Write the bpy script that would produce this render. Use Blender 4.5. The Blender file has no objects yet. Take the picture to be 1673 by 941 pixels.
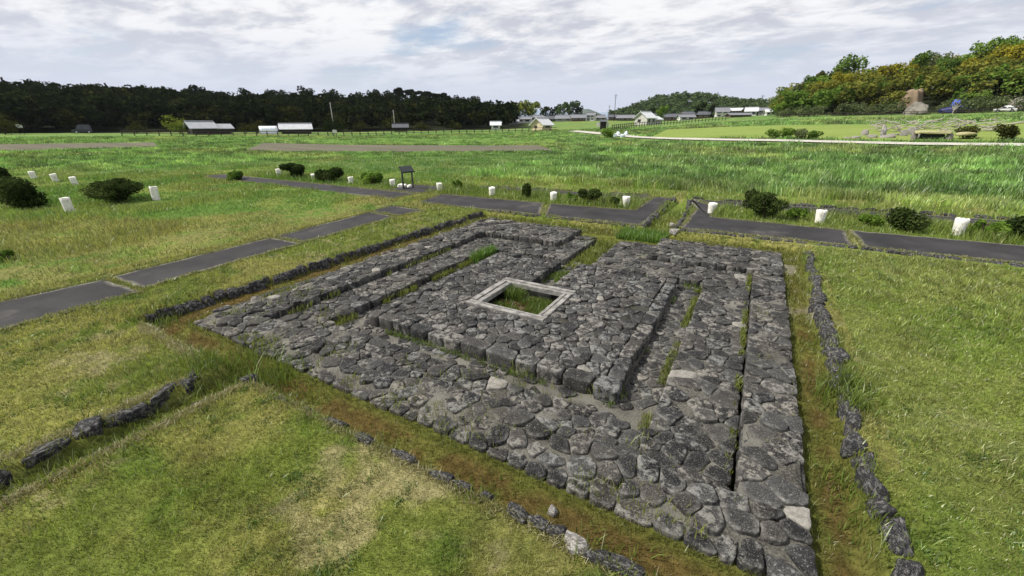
import bpy, math, random
import numpy as np
from mathutils import Matrix, Vector

rng = np.random.default_rng(11)
random.seed(11)
S = bpy.context.scene
COL = S.collection
rad = math.radians

# ------------------------------------------------------------------ camera
W0, H0 = 1673.0, 941.0
FPX, PITCH, ROLL, YAW = 660.49, rad(21.904), rad(0.514), rad(30.356)
CAM_H = 3.4
_f = np.array([0, math.cos(PITCH), -math.sin(PITCH)])
_r = np.array([1.0, 0, 0])
_d = np.cross(_f, _r)
_c, _s = math.cos(ROLL), math.sin(ROLL)
_R3 = np.array([_c * _r + _s * _d, -_s * _r + _c * _d, _f])     # right, down, forward
_B = np.array([[math.cos(YAW), -math.sin(YAW), 0], [math.sin(YAW), math.cos(YAW), 0], [0, 0, 1.0]])
AX = (_B @ _R3.T).T                                             # same axes in world (x, y along the masonry)
cam_d = bpy.data.cameras.new('camera')
cam = bpy.data.objects.new('camera', cam_d)
COL.objects.link(cam)
cam_d.sensor_width = 36.0
cam_d.lens = FPX / W0 * 36.0
cam_d.clip_start = 0.05
cam_d.clip_end = 20000
mw = Matrix.Identity(4)
for i in range(3):
    mw[i][0] = AX[0][i]; mw[i][1] = -AX[1][i]; mw[i][2] = -AX[2][i]
mw[2][3] = CAM_H
cam.matrix_world = mw
S.camera = cam

# ------------------------------------------------------------------ light
SUN_AZ, SUN_EL = rad(-90), rad(50)
sd = _B @ np.array([math.sin(SUN_AZ) * math.cos(SUN_EL), math.cos(SUN_AZ) * math.cos(SUN_EL), math.sin(SUN_EL)])
sun_d = bpy.data.lights.new('sun', 'SUN')
sun_d.energy = 5.0
sun_d.angle = rad(0.6)
sun_d.color = (1.0, 0.95, 0.87)
sun = bpy.data.objects.new('sun', sun_d)
COL.objects.link(sun)
sun.rotation_mode = 'QUATERNION'
sun.rotation_quaternion = Vector(sd.tolist()).to_track_quat('Z', 'Y')
sun.location = (0, 0, 60)

S.view_settings.view_transform = 'Standard'
S.view_settings.look = 'None'
S.view_settings.exposure = 0.2
S.view_settings.gamma = 1.0
S.view_settings.use_curve_mapping = False


class NT:
    """small node-tree writer"""
    def __init__(s, tree):
        s.t = tree
        tree.nodes.clear()

    def n(s, typ, ins=None, **kw):
        nd = s.t.nodes.new(typ)
        for k, v in kw.items():
            setattr(nd, k, v)
        for k, v in (ins or {}).items():
            sk = nd.inputs[k]
            if isinstance(v, bpy.types.NodeSocket):
                s.t.links.new(v, sk)
            else:
                sk.default_value = v
        return nd

    def math(s, op, a, b=0.0, c=0.0, clamp=False):
        return s.n('ShaderNodeMath', {0: a, 1: b, 2: c}, operation=op, use_clamp=clamp).outputs[0]

    def mix(s, f, a, b, mode='MIX'):
        nd = s.n('ShaderNodeMix', data_type='RGBA', blend_type=mode)
        for i, v in ((0, f), (6, a), (7, b)):
            if isinstance(v, bpy.types.NodeSocket):
                s.t.links.new(v, nd.inputs[i])
            else:
                nd.inputs[i].default_value = (*v, 1.0) if isinstance(v, tuple) and len(v) == 3 else v
        return nd.outputs[2]

    def noise(s, vec, scale, detail=4, rough=0.55, dist=0.0):
        return s.n('ShaderNodeTexNoise', {'Vector': vec, 'Scale': scale, 'Detail': detail, 'Roughness': rough, 'Distortion': dist}).outputs[0]

    def ramp(s, v, a, b, lo=0.0, hi=1.0):
        return s.n('ShaderNodeMapRange', {0: v, 1: a, 2: b, 3: lo, 4: hi}, interpolation_type='SMOOTHSTEP').outputs[0]


world = bpy.data.worlds.new('World')
S.world = world
world.use_nodes = True
k = NT(world.node_tree)
tc = k.n('ShaderNodeTexCoord').outputs['Generated']
sx = k.n('ShaderNodeSeparateXYZ', {0: tc})
zc = k.math('ADD', k.math('MAXIMUM', sx.outputs[2], 0.0), 0.13)
cx = k.math('DIVIDE', sx.outputs[0], zc)
cy = k.math('DIVIDE', sx.outputs[1], zc)
cvec = k.n('ShaderNodeCombineXYZ', {0: cx, 1: cy, 2: 3.7}).outputs[0]
mp = k.n('ShaderNodeMapping', {'Vector': cvec, 'Rotation': (0, 0, rad(-52)), 'Scale': (1.0, 1.45, 1.0), 'Location': (1.3, 4.1, 0)}).outputs[0]
n1 = k.noise(mp, 0.9, 10, 0.6, 0.15)
n2 = k.noise(mp, 2.6, 10, 0.62, 0.2)
n3 = k.noise(mp, 0.35, 3, 0.5)
cover = k.ramp(k.math('ADD', n1, k.math('MULTIPLY', k.math('SUBTRACT', n3, 0.5), 0.5)), 0.27, 0.46)
lowhaze = k.ramp(sx.outputs[2], 0.04, 0.2, 1.0, 0.0)
cover = k.math('MAXIMUM', cover, lowhaze)
bright = k.ramp(k.math('ADD', k.math('MULTIPLY', n2, 0.7), k.math('MULTIPLY', n1, 0.35)), 0.43, 0.62)
ccol = k.mix(bright, (5.3, 5.45, 6.1), (8.5, 8.5, 8.6))
ccol = k.mix(lowhaze, ccol, (5.8, 6.2, 7.3))
sky = k.n('ShaderNodeTexSky', sky_type='NISHITA', sun_disc=False, sun_elevation=SUN_EL,
          sun_rotation=math.atan2(sd[0], sd[1]), air_density=1.2, dust_density=1.0)
skc = k.mix(0.35, sky.outputs[0], (4.5, 5.6, 8.2))
col = k.mix(k.math('MULTIPLY', cover, 0.96), skc, ccol)
bg = k.n('ShaderNodeBackground', {'Color': col, 'Strength': 0.1})
k.n('ShaderNodeOutputWorld', {'Surface': bg.outputs[0]})

# ------------------------------------------------------------------ geometry helpers
CAMP = np.array([0, 0, CAM_H])


def ray(px, py):
    d = AX[0] * ((px - W0 / 2) / FPX) + AX[1] * ((py - H0 / 2) / FPX) + AX[2]
    return d / np.hypot(d[0], d[1])            # unit horizontal length


def at(px, py, z=0.0):
    d = ray(px, py)
    return CAMP + d * ((z - CAM_H) / d[2])


def proj(p):
    q = AX @ (np.asarray(p, float) - CAMP)
    return W0 / 2 + FPX * q[0] / q[2], H0 / 2 + FPX * q[1] / q[2]


def az_of(u, v):
    x = u * _B[0][0] + v * _B[1][0]
    y = u * _B[0][1] + v * _B[1][1]
    return np.arctan2(x, y)


def tab(pairs):
    a, t = [], []
    for px, py in pairs:
        d = ray(px, py)
        a.append(float(az_of(d[0], d[1]))); t.append(d[2])
    return np.array(a), np.array(t)


def sm(x):
    x = np.clip(x, 0, 1)
    return x * x * (3 - 2 * x)


T1 = tab([(0, 220), (300, 218), (560, 218), (800, 214), (900, 210), (1000, 206), (1050, 205), (1100, 203), (1180, 197), (1270, 192), (1400, 189), (1500, 188), (1673, 182)])
T2 = tab([(0, 214), (300, 212), (560, 210), (800, 206), (850, 200), (950, 197), (1050, 197), (1100, 197), (1180, 191), (1262, 188), (1400, 184), (1673, 178)])
SKY_L = tab([(0, 131), (60, 130), (100, 140), (200, 139), (260, 143), (290, 150), (330, 146), (380, 152), (440, 152), (520, 153), (560, 158), (600, 152), (650, 153), (700, 157), (760, 162), (800, 168), (830, 182), (848, 208)])
SKY_R = tab([(1250, 192), (1264, 176), (1285, 148), (1310, 130), (1340, 119), (1380, 114), (1420, 113), (1480, 108), (1530, 100), (1580, 92), (1620, 82), (1650, 74), (1673, 72)])
SKY_M = tab([(985, 194), (1010, 184), (1040, 173), (1075, 161), (1110, 155), (1150, 157), (1200, 164), (1250, 170), (1300, 176), (1340, 190)])
HILLS = [(SKY_L, 172, 285, 10.5), (SKY_R, 158, 232, 9.5), (SKY_M, 430, 620, 7.0)]


def terrain(u, v):
    u = np.asarray(u, float); v = np.asarray(v, float)
    r = np.hypot(u, v)
    az = az_of(u, v)
    win = sm((rad(110) - np.abs(az)) / rad(40))
    z1 = CAM_H + 150 * np.interp(az, *T1)
    z2 = CAM_H + 260 * np.interp(az, *T2)
    z = z1 * sm((r - 32) / 125) * win
    z = z + (z2 - z1) * sm((r - 150) / 110) * win
    for T, r0, r1, th in HILLS:
        zt = CAM_H + r1 * np.interp(az, T[0], T[1]) - th
        add = np.maximum(zt - z, 0) * sm((r - r0) / (r1 - r0)) * sm((1.9 * r1 - r) / (0.6 * r1)) * win
        inside = (az > T[0][0] - (0.9 if T is SKY_L else 0)) & (az < T[0][-1] + (0.9 if T is SKY_R else 0))
        z = z + np.where(inside, add, 0)
    return z


def on_ground(px, py, rmax=900):
    d = ray(px, py)
    rs = np.geomspace(3, rmax, 2500)
    h = CAM_H + rs * d[2] - terrain(d[0] * rs, d[1] * rs)
    i = int(np.argmax(h < 0)) if (h < 0).any() else len(rs) - 1
    p = CAMP + d * rs[i]
    p[2] = float(terrain(p[0], p[1]))
    return p


def at_r(px, r):
    q = px
    for _ in range(4):
        p = CAMP + ray(q, 205) * r
        p[2] = float(terrain(p[0], p[1]))
        q += (px - proj(p)[0]) * 0.8
    return p


def face_cam(p):                                # rotation so that local -Y looks at the camera position
    return math.atan2(p[1], p[0]) - math.pi / 2


def tang(px):                                   # unit direction to the right, as seen when looking at column px
    d = ray(px, 205)
    return np.array([d[1], -d[0], 0])


# value noise
_perm = rng.random((256, 256))


def vnoise(x, y):
    xi = np.floor(x).astype(int); yi = np.floor(y).astype(int)
    fx = x - xi; fy = y - yi
    fx = fx * fx * (3 - 2 * fx); fy = fy * fy * (3 - 2 * fy)
    a = _perm[xi % 256, yi % 256]; b = _perm[(xi + 1) % 256, yi % 256]
    c = _perm[xi % 256, (yi + 1) % 256]; d = _perm[(xi + 1) % 256, (yi + 1) % 256]
    return (a * (1 - fx) + b * fx) * (1 - fy) + (c * (1 - fx) + d * fx) * fy


def fbm(x, y, o=4):
    s = 0; a = 0.5; t = 0
    for i in range(o):
        s = s + a * vnoise(x * 2 ** i + 17.3 * i, y * 2 ** i + 5.1 * i); t += a; a *= 0.55
    return s / t


def link(name, data, parent=None, loc=(0, 0, 0), rot=(0, 0, 0), sc=(1, 1, 1)):
    o = bpy.data.objects.new(name, data)
    COL.objects.link(o)
    if parent is not None:
        o.parent = parent
    o.location = [float(c) for c in loc]
    o.rotation_euler = rot
    o.scale = sc
    return o


def tag(o, label=None, cat=None, group=None, kind=None):
    if label: o['label'] = label
    if cat: o['category'] = cat
    if group: o['group'] = group
    if kind: o['kind'] = kind
    return o


def thing(name, loc, label, cat, group=None, rz=0.0):
    o = link(name, None, None, loc, (0, 0, rz))
    o.empty_display_size = 0.2
    return tag(o, label, cat, group)


def np_mesh(name, V, Fs, mat, smooth=False, col=None):
    """V (n,3); Fs: list of int arrays (m,k)"""
    me = bpy.data.meshes.new(name)
    V = np.asarray(V, np.float32)
    me.vertices.add(len(V))
    me.vertices.foreach_set('co', V.ravel())
    loops = np.concatenate([np.asarray(f, np.int32).ravel() for f in Fs])
    tot = np.concatenate([np.full(len(f), np.asarray(f).shape[1], np.int32) for f in Fs])
    st = np.concatenate([[0], np.cumsum(tot)[:-1]]).astype(np.int32)
    me.loops.add(len(loops)); me.loops.foreach_set('vertex_index', loops)
    me.polygons.add(len(tot)); me.polygons.foreach_set('loop_start', st); me.polygons.foreach_set('loop_total', tot)
    if smooth:
        me.polygons.foreach_set('use_smooth', np.ones(len(tot), bool))
    if col is not None:
        a = me.attributes.new('Col', 'FLOAT_COLOR', 'POINT')
        c4 = np.ones((len(V), 4), np.float32); c4[:, :3] = col
        a.data.foreach_set('color', c4.ravel())
    me.update(calc_edges=True)
    me.validate()
    if mat: me.materials.append(mat)
    return me


class MB:
    """mesh builder for faces of any size"""
    def __init__(s): s.v = []; s.f = []

    def add(s, vs, fs):
        b = len(s.v)
        s.v += [tuple(float(c) for c in p) for p in vs]
        s.f += [tuple(b + i for i in f) for f in fs]
        return s

    def box(s, c, d, rz=0.0, top=1.0):
        x, y, z = d[0] / 2, d[1] / 2, d[2] / 2
        P = [(-x, -y, -z), (x, -y, -z), (x, y, -z), (-x, y, -z)] + [(a * top, b * top, z) for a, b in ((-x, -y), (x, -y), (x, y), (-x, y))]
        ca, sa = math.cos(rz), math.sin(rz)
        P = [(c[0] + p[0] * ca - p[1] * sa, c[1] + p[0] * sa + p[1] * ca, c[2] + p[2]) for p in P]
        return s.add(P, [(3, 2, 1, 0), (4, 5, 6, 7), (0, 1, 5, 4), (1, 2, 6, 5), (2, 3, 7, 6), (3, 0, 4, 7)])

    def tube(s, pts, rads, n=8):
        pts = [np.asarray(p, float) for p in pts]
        V = []
        for i, p in enumerate(pts):
            t = pts[min(i + 1, len(pts) - 1)] - pts[max(i - 1, 0)]
            t = t / (np.linalg.norm(t) + 1e-9)
            a = np.cross(t, [0.31, 0.95, 0.05]) if abs(t[2]) > 0.5 else np.cross(t, [0, 0, 1.0])
            a = a / (np.linalg.norm(a) + 1e-9); b = np.cross(t, a)
            for j in range(n):
                th = 2 * math.pi * j / n
                V.append(p + rads[i] * (math.cos(th) * a + math.sin(th) * b))
        Fc = []
        for i in range(len(pts) - 1):
            for j in range(n):
                Fc.append((i * n + j, i * n + (j + 1) % n, (i + 1) * n + (j + 1) % n, (i + 1) * n + j))
        Fc.append(tuple(range(n))[::-1]); Fc.append(tuple((len(pts) - 1) * n + j for j in range(n)))
        return s.add(V, Fc)

    def mesh(s, name, mat, smooth=False):
        me = bpy.data.meshes.new(name)
        me.from_pydata(s.v, [], s.f)
        me.update()
        if smooth:
            for p in me.polygons: p.use_smooth = True
        if mat: me.materials.append(mat)
        return me

    def build(s, name, mat, parent=None, smooth=False, **kw):
        return link(name, s.mesh(name, mat, smooth), parent, **kw)


# ------------------------------------------------------------------ materials
def mat_new(name):
    m = bpy.data.materials.new(name)
    m.use_nodes = True
    return m, NT(m.node_tree)


def finish(k, color, rough=0.85, bump=None, bstr=0.4, bdist=0.02, spec=0.3, metal=0.0):
    ins = {'Base Color': color, 'Roughness': rough, 'Specular IOR Level': spec, 'Metallic': metal}
    if bump is not None:
        ins['Normal'] = k.n('ShaderNodeBump', {'Height': bump, 'Strength': bstr, 'Distance': bdist}).outputs[0]
    b = k.n('ShaderNodeBsdfPrincipled', ins)
    k.n('ShaderNodeOutputMaterial', {'Surface': b.outputs[0]})


def plain(name, c, rough=0.8, var=0.25, scale=3.0, bstr=0.2, spec=0.3, metal=0.0, stain=None):
    m, k = mat_new(name)
    oc = k.n('ShaderNodeTexCoord').outputs['Object']
    a = k.noise(oc, scale, 6, 0.6)
    f = k.ramp(a, 0.3, 0.7)
    lo = tuple(x * (1 - var) for x in c); hi = tuple(min(1, x * (1 + var)) for x in c)
    cc = k.mix(f, lo, hi)
    if stain:
        b = k.noise(oc, scale * 0.6, 7, 0.65, 0.6)
        cc = k.mix(k.ramp(b, 0.52, 0.68), cc, stain)
    finish(k, cc, rough, k.noise(oc, scale * 8, 5), bstr, 0.01, spec, metal)
    return m


def stone_mat(name, dark, mid, pale, lich=(0.5, 0.66), lamt=0.85, rim=False, sc=1.0):
    m, k = mat_new(name)
    oc = k.n('ShaderNodeTexCoord').outputs['Object']
    isl = k.n('ShaderNodeNewGeometry').outputs['Random Per Island']
    wn = k.n('ShaderNodeTexWhiteNoise', {'W': isl}, noise_dimensions='1D')
    big = k.noise(oc, 4.0 * sc, 5, 0.6, 0.4)
    base = k.mix(k.ramp(k.math('ADD', isl, k.math('MULTIPLY', k.math('SUBTRACT', big, 0.5), 1.3)), 0.1, 1.0), dark, mid)
    l1 = k.noise(oc, 11.0 * sc, 8, 0.68, 0.3)
    l1 = k.math('ADD', l1, k.math('MULTIPLY', k.math('SUBTRACT', wn.outputs[0], 0.5), 0.22))
    base = k.mix(k.math('MULTIPLY', k.ramp(l1, *lich), lamt), base, pale)
    tint = k.n('ShaderNodeTexWhiteNoise', {'W': k.math('ADD', isl, 3.7)}, noise_dimensions='1D').outputs[0]
    base = k.mix(1.0, base, k.mix(tint, (0.98, 0.92, 0.86), (0.78, 0.81, 0.84)), 'MULTIPLY')
    sp = k.noise(oc, 75.0 * sc, 4, 0.7)
    base = k.mix(k.ramp(sp, 0.56, 0.7), base, tuple(x * 1.1 for x in pale))
    base = k.mix(k.ramp(sp, 0.47, 0.34), base, tuple(x * 0.45 for x in dark))
    if rim:
        rm = k.n('ShaderNodeAttribute', attribute_name='Col').outputs['Fac']
        rn = k.noise(oc, 6.0 * sc, 6, 0.7)
        base = k.mix(k.math('MULTIPLY', rm, k.ramp(rn, 0.42, 0.66, 0.0, 0.7)), base, tuple(x * 0.95 for x in pale))
    base = k.mix(k.math('MULTIPLY', k.math('GREATER_THAN', wn.outputs[0], 0.99), 0.5), base, (0.34, 0.32, 0.28))
    hh = k.math('ADD', k.math('MULTIPLY', k.noise(oc, 14.0 * sc, 7, 0.65), 1.0), k.math('MULTIPLY', k.noise(oc, 60.0 * sc, 5, 0.7), 0.4))
    finish(k, base, 0.92, hh, 0.9, 0.02, 0.2)
    return m


M = {}
M['stone'] = stone_mat('paving_stone', (0.016, 0.016, 0.017), (0.062, 0.060, 0.057), (0.25, 0.243, 0.222), (0.535, 0.67), 0.85, True)
M['stone_c'] = stone_mat('central_stone', (0.018, 0.018, 0.019), (0.066, 0.064, 0.061), (0.25, 0.245, 0.23), (0.53, 0.66), 0.85, True)
M['stone_b'] = stone_mat('border_stone', (0.022, 0.022, 0.024), (0.08, 0.077, 0.073), (0.23, 0.225, 0.215), (0.54, 0.72), sc=0.25)
M['pale_stone'] = stone_mat('pale_stone', (0.16, 0.15, 0.14), (0.30, 0.29, 0.27), (0.48, 0.47, 0.44), sc=0.25)
M['display_stone'] = stone_mat('display_stone', (0.20, 0.195, 0.18), (0.42, 0.41, 0.38), (0.62, 0.61, 0.57), sc=0.15)
M['frame_stone'] = plain('frame_stone', (0.225, 0.217, 0.20), 0.85, 0.35, 7, 0.5, stain=(0.12, 0.115, 0.105))


def mortar_mat(name='mortar', f=1.0):
    m, k = mat_new(name)
    oc = k.n('ShaderNodeTexCoord').outputs['Object']
    a = k.noise(oc, 2.2, 6, 0.6)
    b = k.noise(oc, 45, 5, 0.7)
    c = k.mix(k.ramp(a, 0.32, 0.7), tuple(x * f for x in (0.05, 0.047, 0.04)), tuple(x * f for x in (0.20, 0.19, 0.162)))
    c = k.mix(k.ramp(b, 0.45, 0.7), c, tuple(x * f for x in (0.22, 0.21, 0.18)))
    c = k.mix(k.ramp(k.noise(oc, 1.1, 7, 0.7), 0.58, 0.7), c, (0.055, 0.06, 0.02))
    finish(k, c, 0.95, k.math('ADD', b, k.noise(oc, 18, 5, 0.7)), 1.0, 0.03, 0.1)
    return m


M['mortar'] = mortar_mat()
M['mortar_d'] = mortar_mat('dark_joint_soil', 0.35)


def attr_mat(name, ground=True):
    m, k = mat_new(name)
    at_ = k.n('ShaderNodeAttribute', attribute_name='Col').outputs['Color']
    oc = k.n('ShaderNodeTexCoord').outputs['Object']
    if ground:
        a = k.noise(oc, 9.0, 7, 0.7)
        b = k.noise(oc, 70.0, 4, 0.7)
        far = k.noise(oc, 0.35, 8, 0.7)
        c = k.mix(1.0, at_, k.mix(k.ramp(a, 0.3, 0.72), (0.55, 0.55, 0.5), (1.4, 1.36, 1.4)), 'MULTIPLY')
        c = k.mix(1.0, c, k.mix(k.ramp(far, 0.3, 0.7), (0.78, 0.8, 0.8), (1.2, 1.18, 1.1)), 'MULTIPLY')
        c = k.mix(k.ramp(b, 0.55, 0.75, 0, 0.6), c, (0.20, 0.18, 0.09))
        finish(k, c, 0.95, k.math('ADD', a, b), 0.8, 0.03, 0.05)
    else:
        d = k.n('ShaderNodeBsdfDiffuse', {'Color': at_})
        t = k.n('ShaderNodeBsdfTranslucent', {'Color': k.mix(1.0, at_, (1.1, 1.15, 0.7), 'MULTIPLY')})
        mx = k.n('ShaderNodeMixShader', {0: 0.35, 1: d.outputs[0], 2: t.outputs[0]})
        gl = k.n('ShaderNodeBsdfGlossy', {'Color': (0.9, 0.95, 0.85, 1), 'Roughness': 0.45})
        mx = k.n('ShaderNodeMixShader', {0: 0.05, 1: mx.outputs[0], 2: gl.outputs[0]})
        k.n('ShaderNodeOutputMaterial', {'Surface': mx.outputs[0]})
    return m


M['ground'] = attr_mat('ground_turf')
M['blade'] = attr_mat('grass_blade', False)


def leaf_mat(name, c1, c2, c3, trans=0.3):
    m, k = mat_new(name)
    isl = k.n('ShaderNodeNewGeometry').outputs['Random Per Island']
    oi = k.n('ShaderNodeObjectInfo').outputs['Random']
    oc = k.n('ShaderNodeTexCoord').outputs['Object']
    cl = k.noise(oc, 0.45, 3, 0.6)
    f = k.math('ADD', k.math('MULTIPLY', isl, 0.3), k.math('MULTIPLY', k.ramp(cl, 0.35, 0.65), 0.7))
    c = k.mix(k.ramp(f, 0.0, 0.55), c1, c2)
    c = k.mix(k.ramp(f, 0.55, 1.0), c, c3)
    c = k.mix(1.0, c, k.mix(oi, (0.75, 0.78, 0.8), (1.25, 1.2, 1.1)), 'MULTIPLY')
    d = k.n('ShaderNodeBsdfDiffuse', {'Color': c})
    t = k.n('ShaderNodeBsdfTranslucent', {'Color': c})
    mx = k.n('ShaderNodeMixShader', {0: trans, 1: d.outputs[0], 2: t.outputs[0]})
    k.n('ShaderNodeOutputMaterial', {'Surface': mx.outputs[0]})
    return m


M['leaf_dark'] = leaf_mat('dark_leaves', (0.006, 0.011, 0.004), (0.015, 0.025, 0.008), (0.034, 0.048, 0.014), 0.15)
M['leaf_conifer'] = leaf_mat('conifer_needles', (0.007, 0.012, 0.007), (0.011, 0.019, 0.009), (0.018, 0.028, 0.011), 0.08)
M['leaf_olive'] = leaf_mat('olive_leaves', (0.02, 0.026, 0.008), (0.046, 0.052, 0.013), (0.085, 0.082, 0.02), 0.2)
M['leaf_green'] = leaf_mat('green_leaves', (0.05, 0.10, 0.016), (0.12, 0.205, 0.034), (0.20, 0.29, 0.06), 0.35)
M['leaf_gold'] = leaf_mat('golden_leaves', (0.12, 0.125, 0.016), (0.29, 0.275, 0.034), (0.46, 0.41, 0.06), 0.38)
M['leaf_lime'] = leaf_mat('lime_leaves', (0.07, 0.10, 0.015), (0.15, 0.19, 0.03), (0.22, 0.25, 0.05), 0.3)
M['leaf_bush'] = leaf_mat('bush_leaves', (0.018, 0.030, 0.010), (0.042, 0.064, 0.018), (0.10, 0.13, 0.04), 0.25)
M['leaf_greygreen'] = leaf_mat('grey_green_leaves', (0.05, 0.07, 0.03), (0.115, 0.145, 0.06), (0.20, 0.23, 0.11), 0.3)
M['leaf_mid'] = leaf_mat('hill_leaves', (0.03, 0.055, 0.024), (0.06, 0.095, 0.038), (0.10, 0.145, 0.055), 0.25)
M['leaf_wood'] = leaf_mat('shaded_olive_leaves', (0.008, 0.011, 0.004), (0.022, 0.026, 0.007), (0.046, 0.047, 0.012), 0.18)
M['leaf_hill'] = leaf_mat('sunlit_hill_leaves', (0.06, 0.08, 0.015), (0.16, 0.175, 0.034), (0.29, 0.275, 0.055), 0.35)
M['bark'] = plain('bark', (0.07, 0.055, 0.042), 0.9, 0.4, 5, 0.6)
M['twig'] = plain('pale_twig', (0.34, 0.31, 0.27), 0.9, 0.3, 4, 0.3)
M['white_post'] = plain('weathered_white_concrete', (0.74, 0.72, 0.66), 0.8, 0.12, 9, 0.5, stain=(0.36, 0.33, 0.25))
M['post_top'] = plain('post_top_face', (0.78, 0.77, 0.73), 0.8, 0.06, 8, 0.3)
M['black_metal'] = plain('black_metal', (0.022, 0.023, 0.025), 0.5, 0.2, 10, 0.05, 0.5)
M['panel'] = plain('dark_panel', (0.02, 0.024, 0.023), 0.35, 0.2, 6, 0.03, 0.5)
M['grey_base'] = plain('sign_base', (0.12, 0.12, 0.12), 0.85, 0.2, 6, 0.3)
M['wood_dark'] = plain('dark_timber', (0.022, 0.018, 0.016), 0.85, 0.35, 4, 0.3)
M['fence'] = plain('fence_timber', (0.045, 0.038, 0.03), 0.9, 0.3, 6, 0.3)
M['wall_white'] = plain('white_plaster', (0.62, 0.61, 0.58), 0.85, 0.08, 1.2, 0.1)
M['wall_old'] = plain('aged_white_plaster', (0.46, 0.45, 0.42), 0.85, 0.15, 0.8, 0.1)
M['wall_cream'] = plain('cream_plaster', (0.58, 0.50, 0.32), 0.85, 0.12, 1.2, 0.1)
M['wall_grey'] = plain('grey_cladding', (0.30, 0.30, 0.30), 0.85, 0.15, 1.2, 0.1)
M['wall_brown'] = plain('brown_boards', (0.10, 0.065, 0.045), 0.85, 0.3, 1.5, 0.2)
M['roof_grey'] = plain('grey_roof_tiles', (0.17, 0.175, 0.19), 0.55, 0.15, 2, 0.3, 0.4)
M['roof_dark'] = plain('dark_roof_tiles', (0.075, 0.078, 0.09), 0.5, 0.2, 2, 0.3, 0.4)
M['roof_pale'] = plain('pale_metal_roof', (0.55, 0.56, 0.58), 0.5, 0.08, 1, 0.05, 0.5)
M['roof_barn'] = plain('grey_metal_roof', (0.30, 0.31, 0.33), 0.6, 0.1, 1, 0.05, 0.4)
M['roof_shed'] = plain('light_grey_roof', (0.42, 0.43, 0.45), 0.6, 0.1, 1, 0.05, 0.4)
M['roof_rust'] = plain('rusty_roof', (0.35, 0.20, 0.15), 0.7, 0.25, 2, 0.2)
M['glass'] = plain('window_glass', (0.03, 0.035, 0.045), 0.12, 0.1, 2, 0.0, 0.6)
M['poly'] = plain('greenhouse_film', (0.66, 0.70, 0.74), 0.4, 0.12, 1.0, 0.05, 0.4)
M['concrete'] = plain('pale_concrete', (0.34, 0.33, 0.30), 0.9, 0.15, 2, 0.3)
M['road'] = plain('pale_road', (0.42, 0.40, 0.35), 0.95, 0.15, 0.8, 0.3)
M['car_paint'] = plain('dark_car_paint', (0.015, 0.018, 0.03), 0.25, 0.1, 3, 0.0, 0.6)
M['car_white'] = plain('white_car_paint', (0.75, 0.75, 0.75), 0.3, 0.05, 3, 0.0, 0.5)
M['tyre'] = plain('tyre_rubber', (0.015, 0.015, 0.015), 0.9)
M['chrome'] = plain('bright_metal', (0.6, 0.6, 0.6), 0.3, 0.1, 3, 0.0, 0.5, 0.8)
M['lamp_w'] = plain('lamp_glass', (0.7, 0.7, 0.65), 0.2)
M['blue'] = plain('shaded_blue_tarp', (0.010, 0.014, 0.10), 0.5, 0.3, 2, 0.4, 0.4)  # navy tone: the shade under the bushes is put into the base colour
M['blue_pale'] = plain('bright_blue_tarp', (0.05, 0.10, 0.55), 0.45, 0.3, 2, 0.4, 0.4)
M['white_bag'] = plain('pale_plastic', (0.55, 0.62, 0.66), 0.5, 0.25, 3, 0.4, 0.4)
M['earth'] = plain('bare_earth', (0.22, 0.165, 0.11), 0.95, 0.4, 0.9, 0.8, stain=(0.32, 0.27, 0.19))
M['rock'] = plain('grey_rock', (0.19, 0.175, 0.15), 0.95, 0.4, 0.5, 0.8, stain=(0.09, 0.085, 0.07))
M['white_rock'] = plain('white_boulder', (0.72, 0.70, 0.66), 0.8, 0.12, 6, 0.3)


def asphalt():
    m, k = mat_new('asphalt')
    oc = k.n('ShaderNodeTexCoord').outputs['Object']
    a = k.noise(oc, 0.9, 6, 0.6, 0.3)
    b = k.noise(oc, 120, 3, 0.7)
    c = k.mix(k.ramp(a, 0.3, 0.72), (0.015, 0.0145, 0.015), (0.036, 0.034, 0.035))
    c = k.mix(k.ramp(b, 0.5, 0.75, 0, 0.4), c, (0.12, 0.115, 0.11))
    st = k.noise(k.n('ShaderNodeMapping', {'Vector': oc, 'Scale': (0.5, 2.2, 1)}).outputs[0], 1.3, 7, 0.65, 0.8)
    c = k.mix(k.ramp(st, 0.55, 0.75, 0, 0.5), c, (0.025, 0.024, 0.026))
    dust = k.noise(oc, 0.5, 6, 0.65)
    c = k.mix(k.ramp(dust, 0.55, 0.75, 0, 0.4), c, (0.16, 0.15, 0.135))
    ed = k.n('ShaderNodeAttribute', attribute_name='Col').outputs['Fac']
    c = k.mix(k.math('MULTIPLY', ed, k.ramp(k.noise(oc, 6, 6, 0.7), 0.3, 0.6)), c, (0.24, 0.225, 0.19))
    finish(k, c, 0.88, b, 0.4, 0.006, 0.25)
    return m


M['asphalt'] = asphalt()


def field_mat(name, c1, c2, stretch=(0.05, 0.5, 1), rot=0.0):
    m, k = mat_new(name)
    oc = k.n('ShaderNodeTexCoord').outputs['Object']
    v = k.n('ShaderNodeMapping', {'Vector': oc, 'Rotation': (0, 0, rot), 'Scale': stretch}).outputs[0]
    a = k.noise(v, 1.0, 7, 0.65, 0.3)
    b = k.noise(oc, 1.5, 7, 0.75)
    c = k.mix(k.ramp(a, 0.3, 0.7), c1, c2)
    c = k.mix(k.ramp(b, 0.5, 0.72, 0, 0.6), c, tuple(x * 0.6 for x in c1))
    finish(k, c, 0.95, b, 0.8, 0.2, 0.05)
    return m


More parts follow.
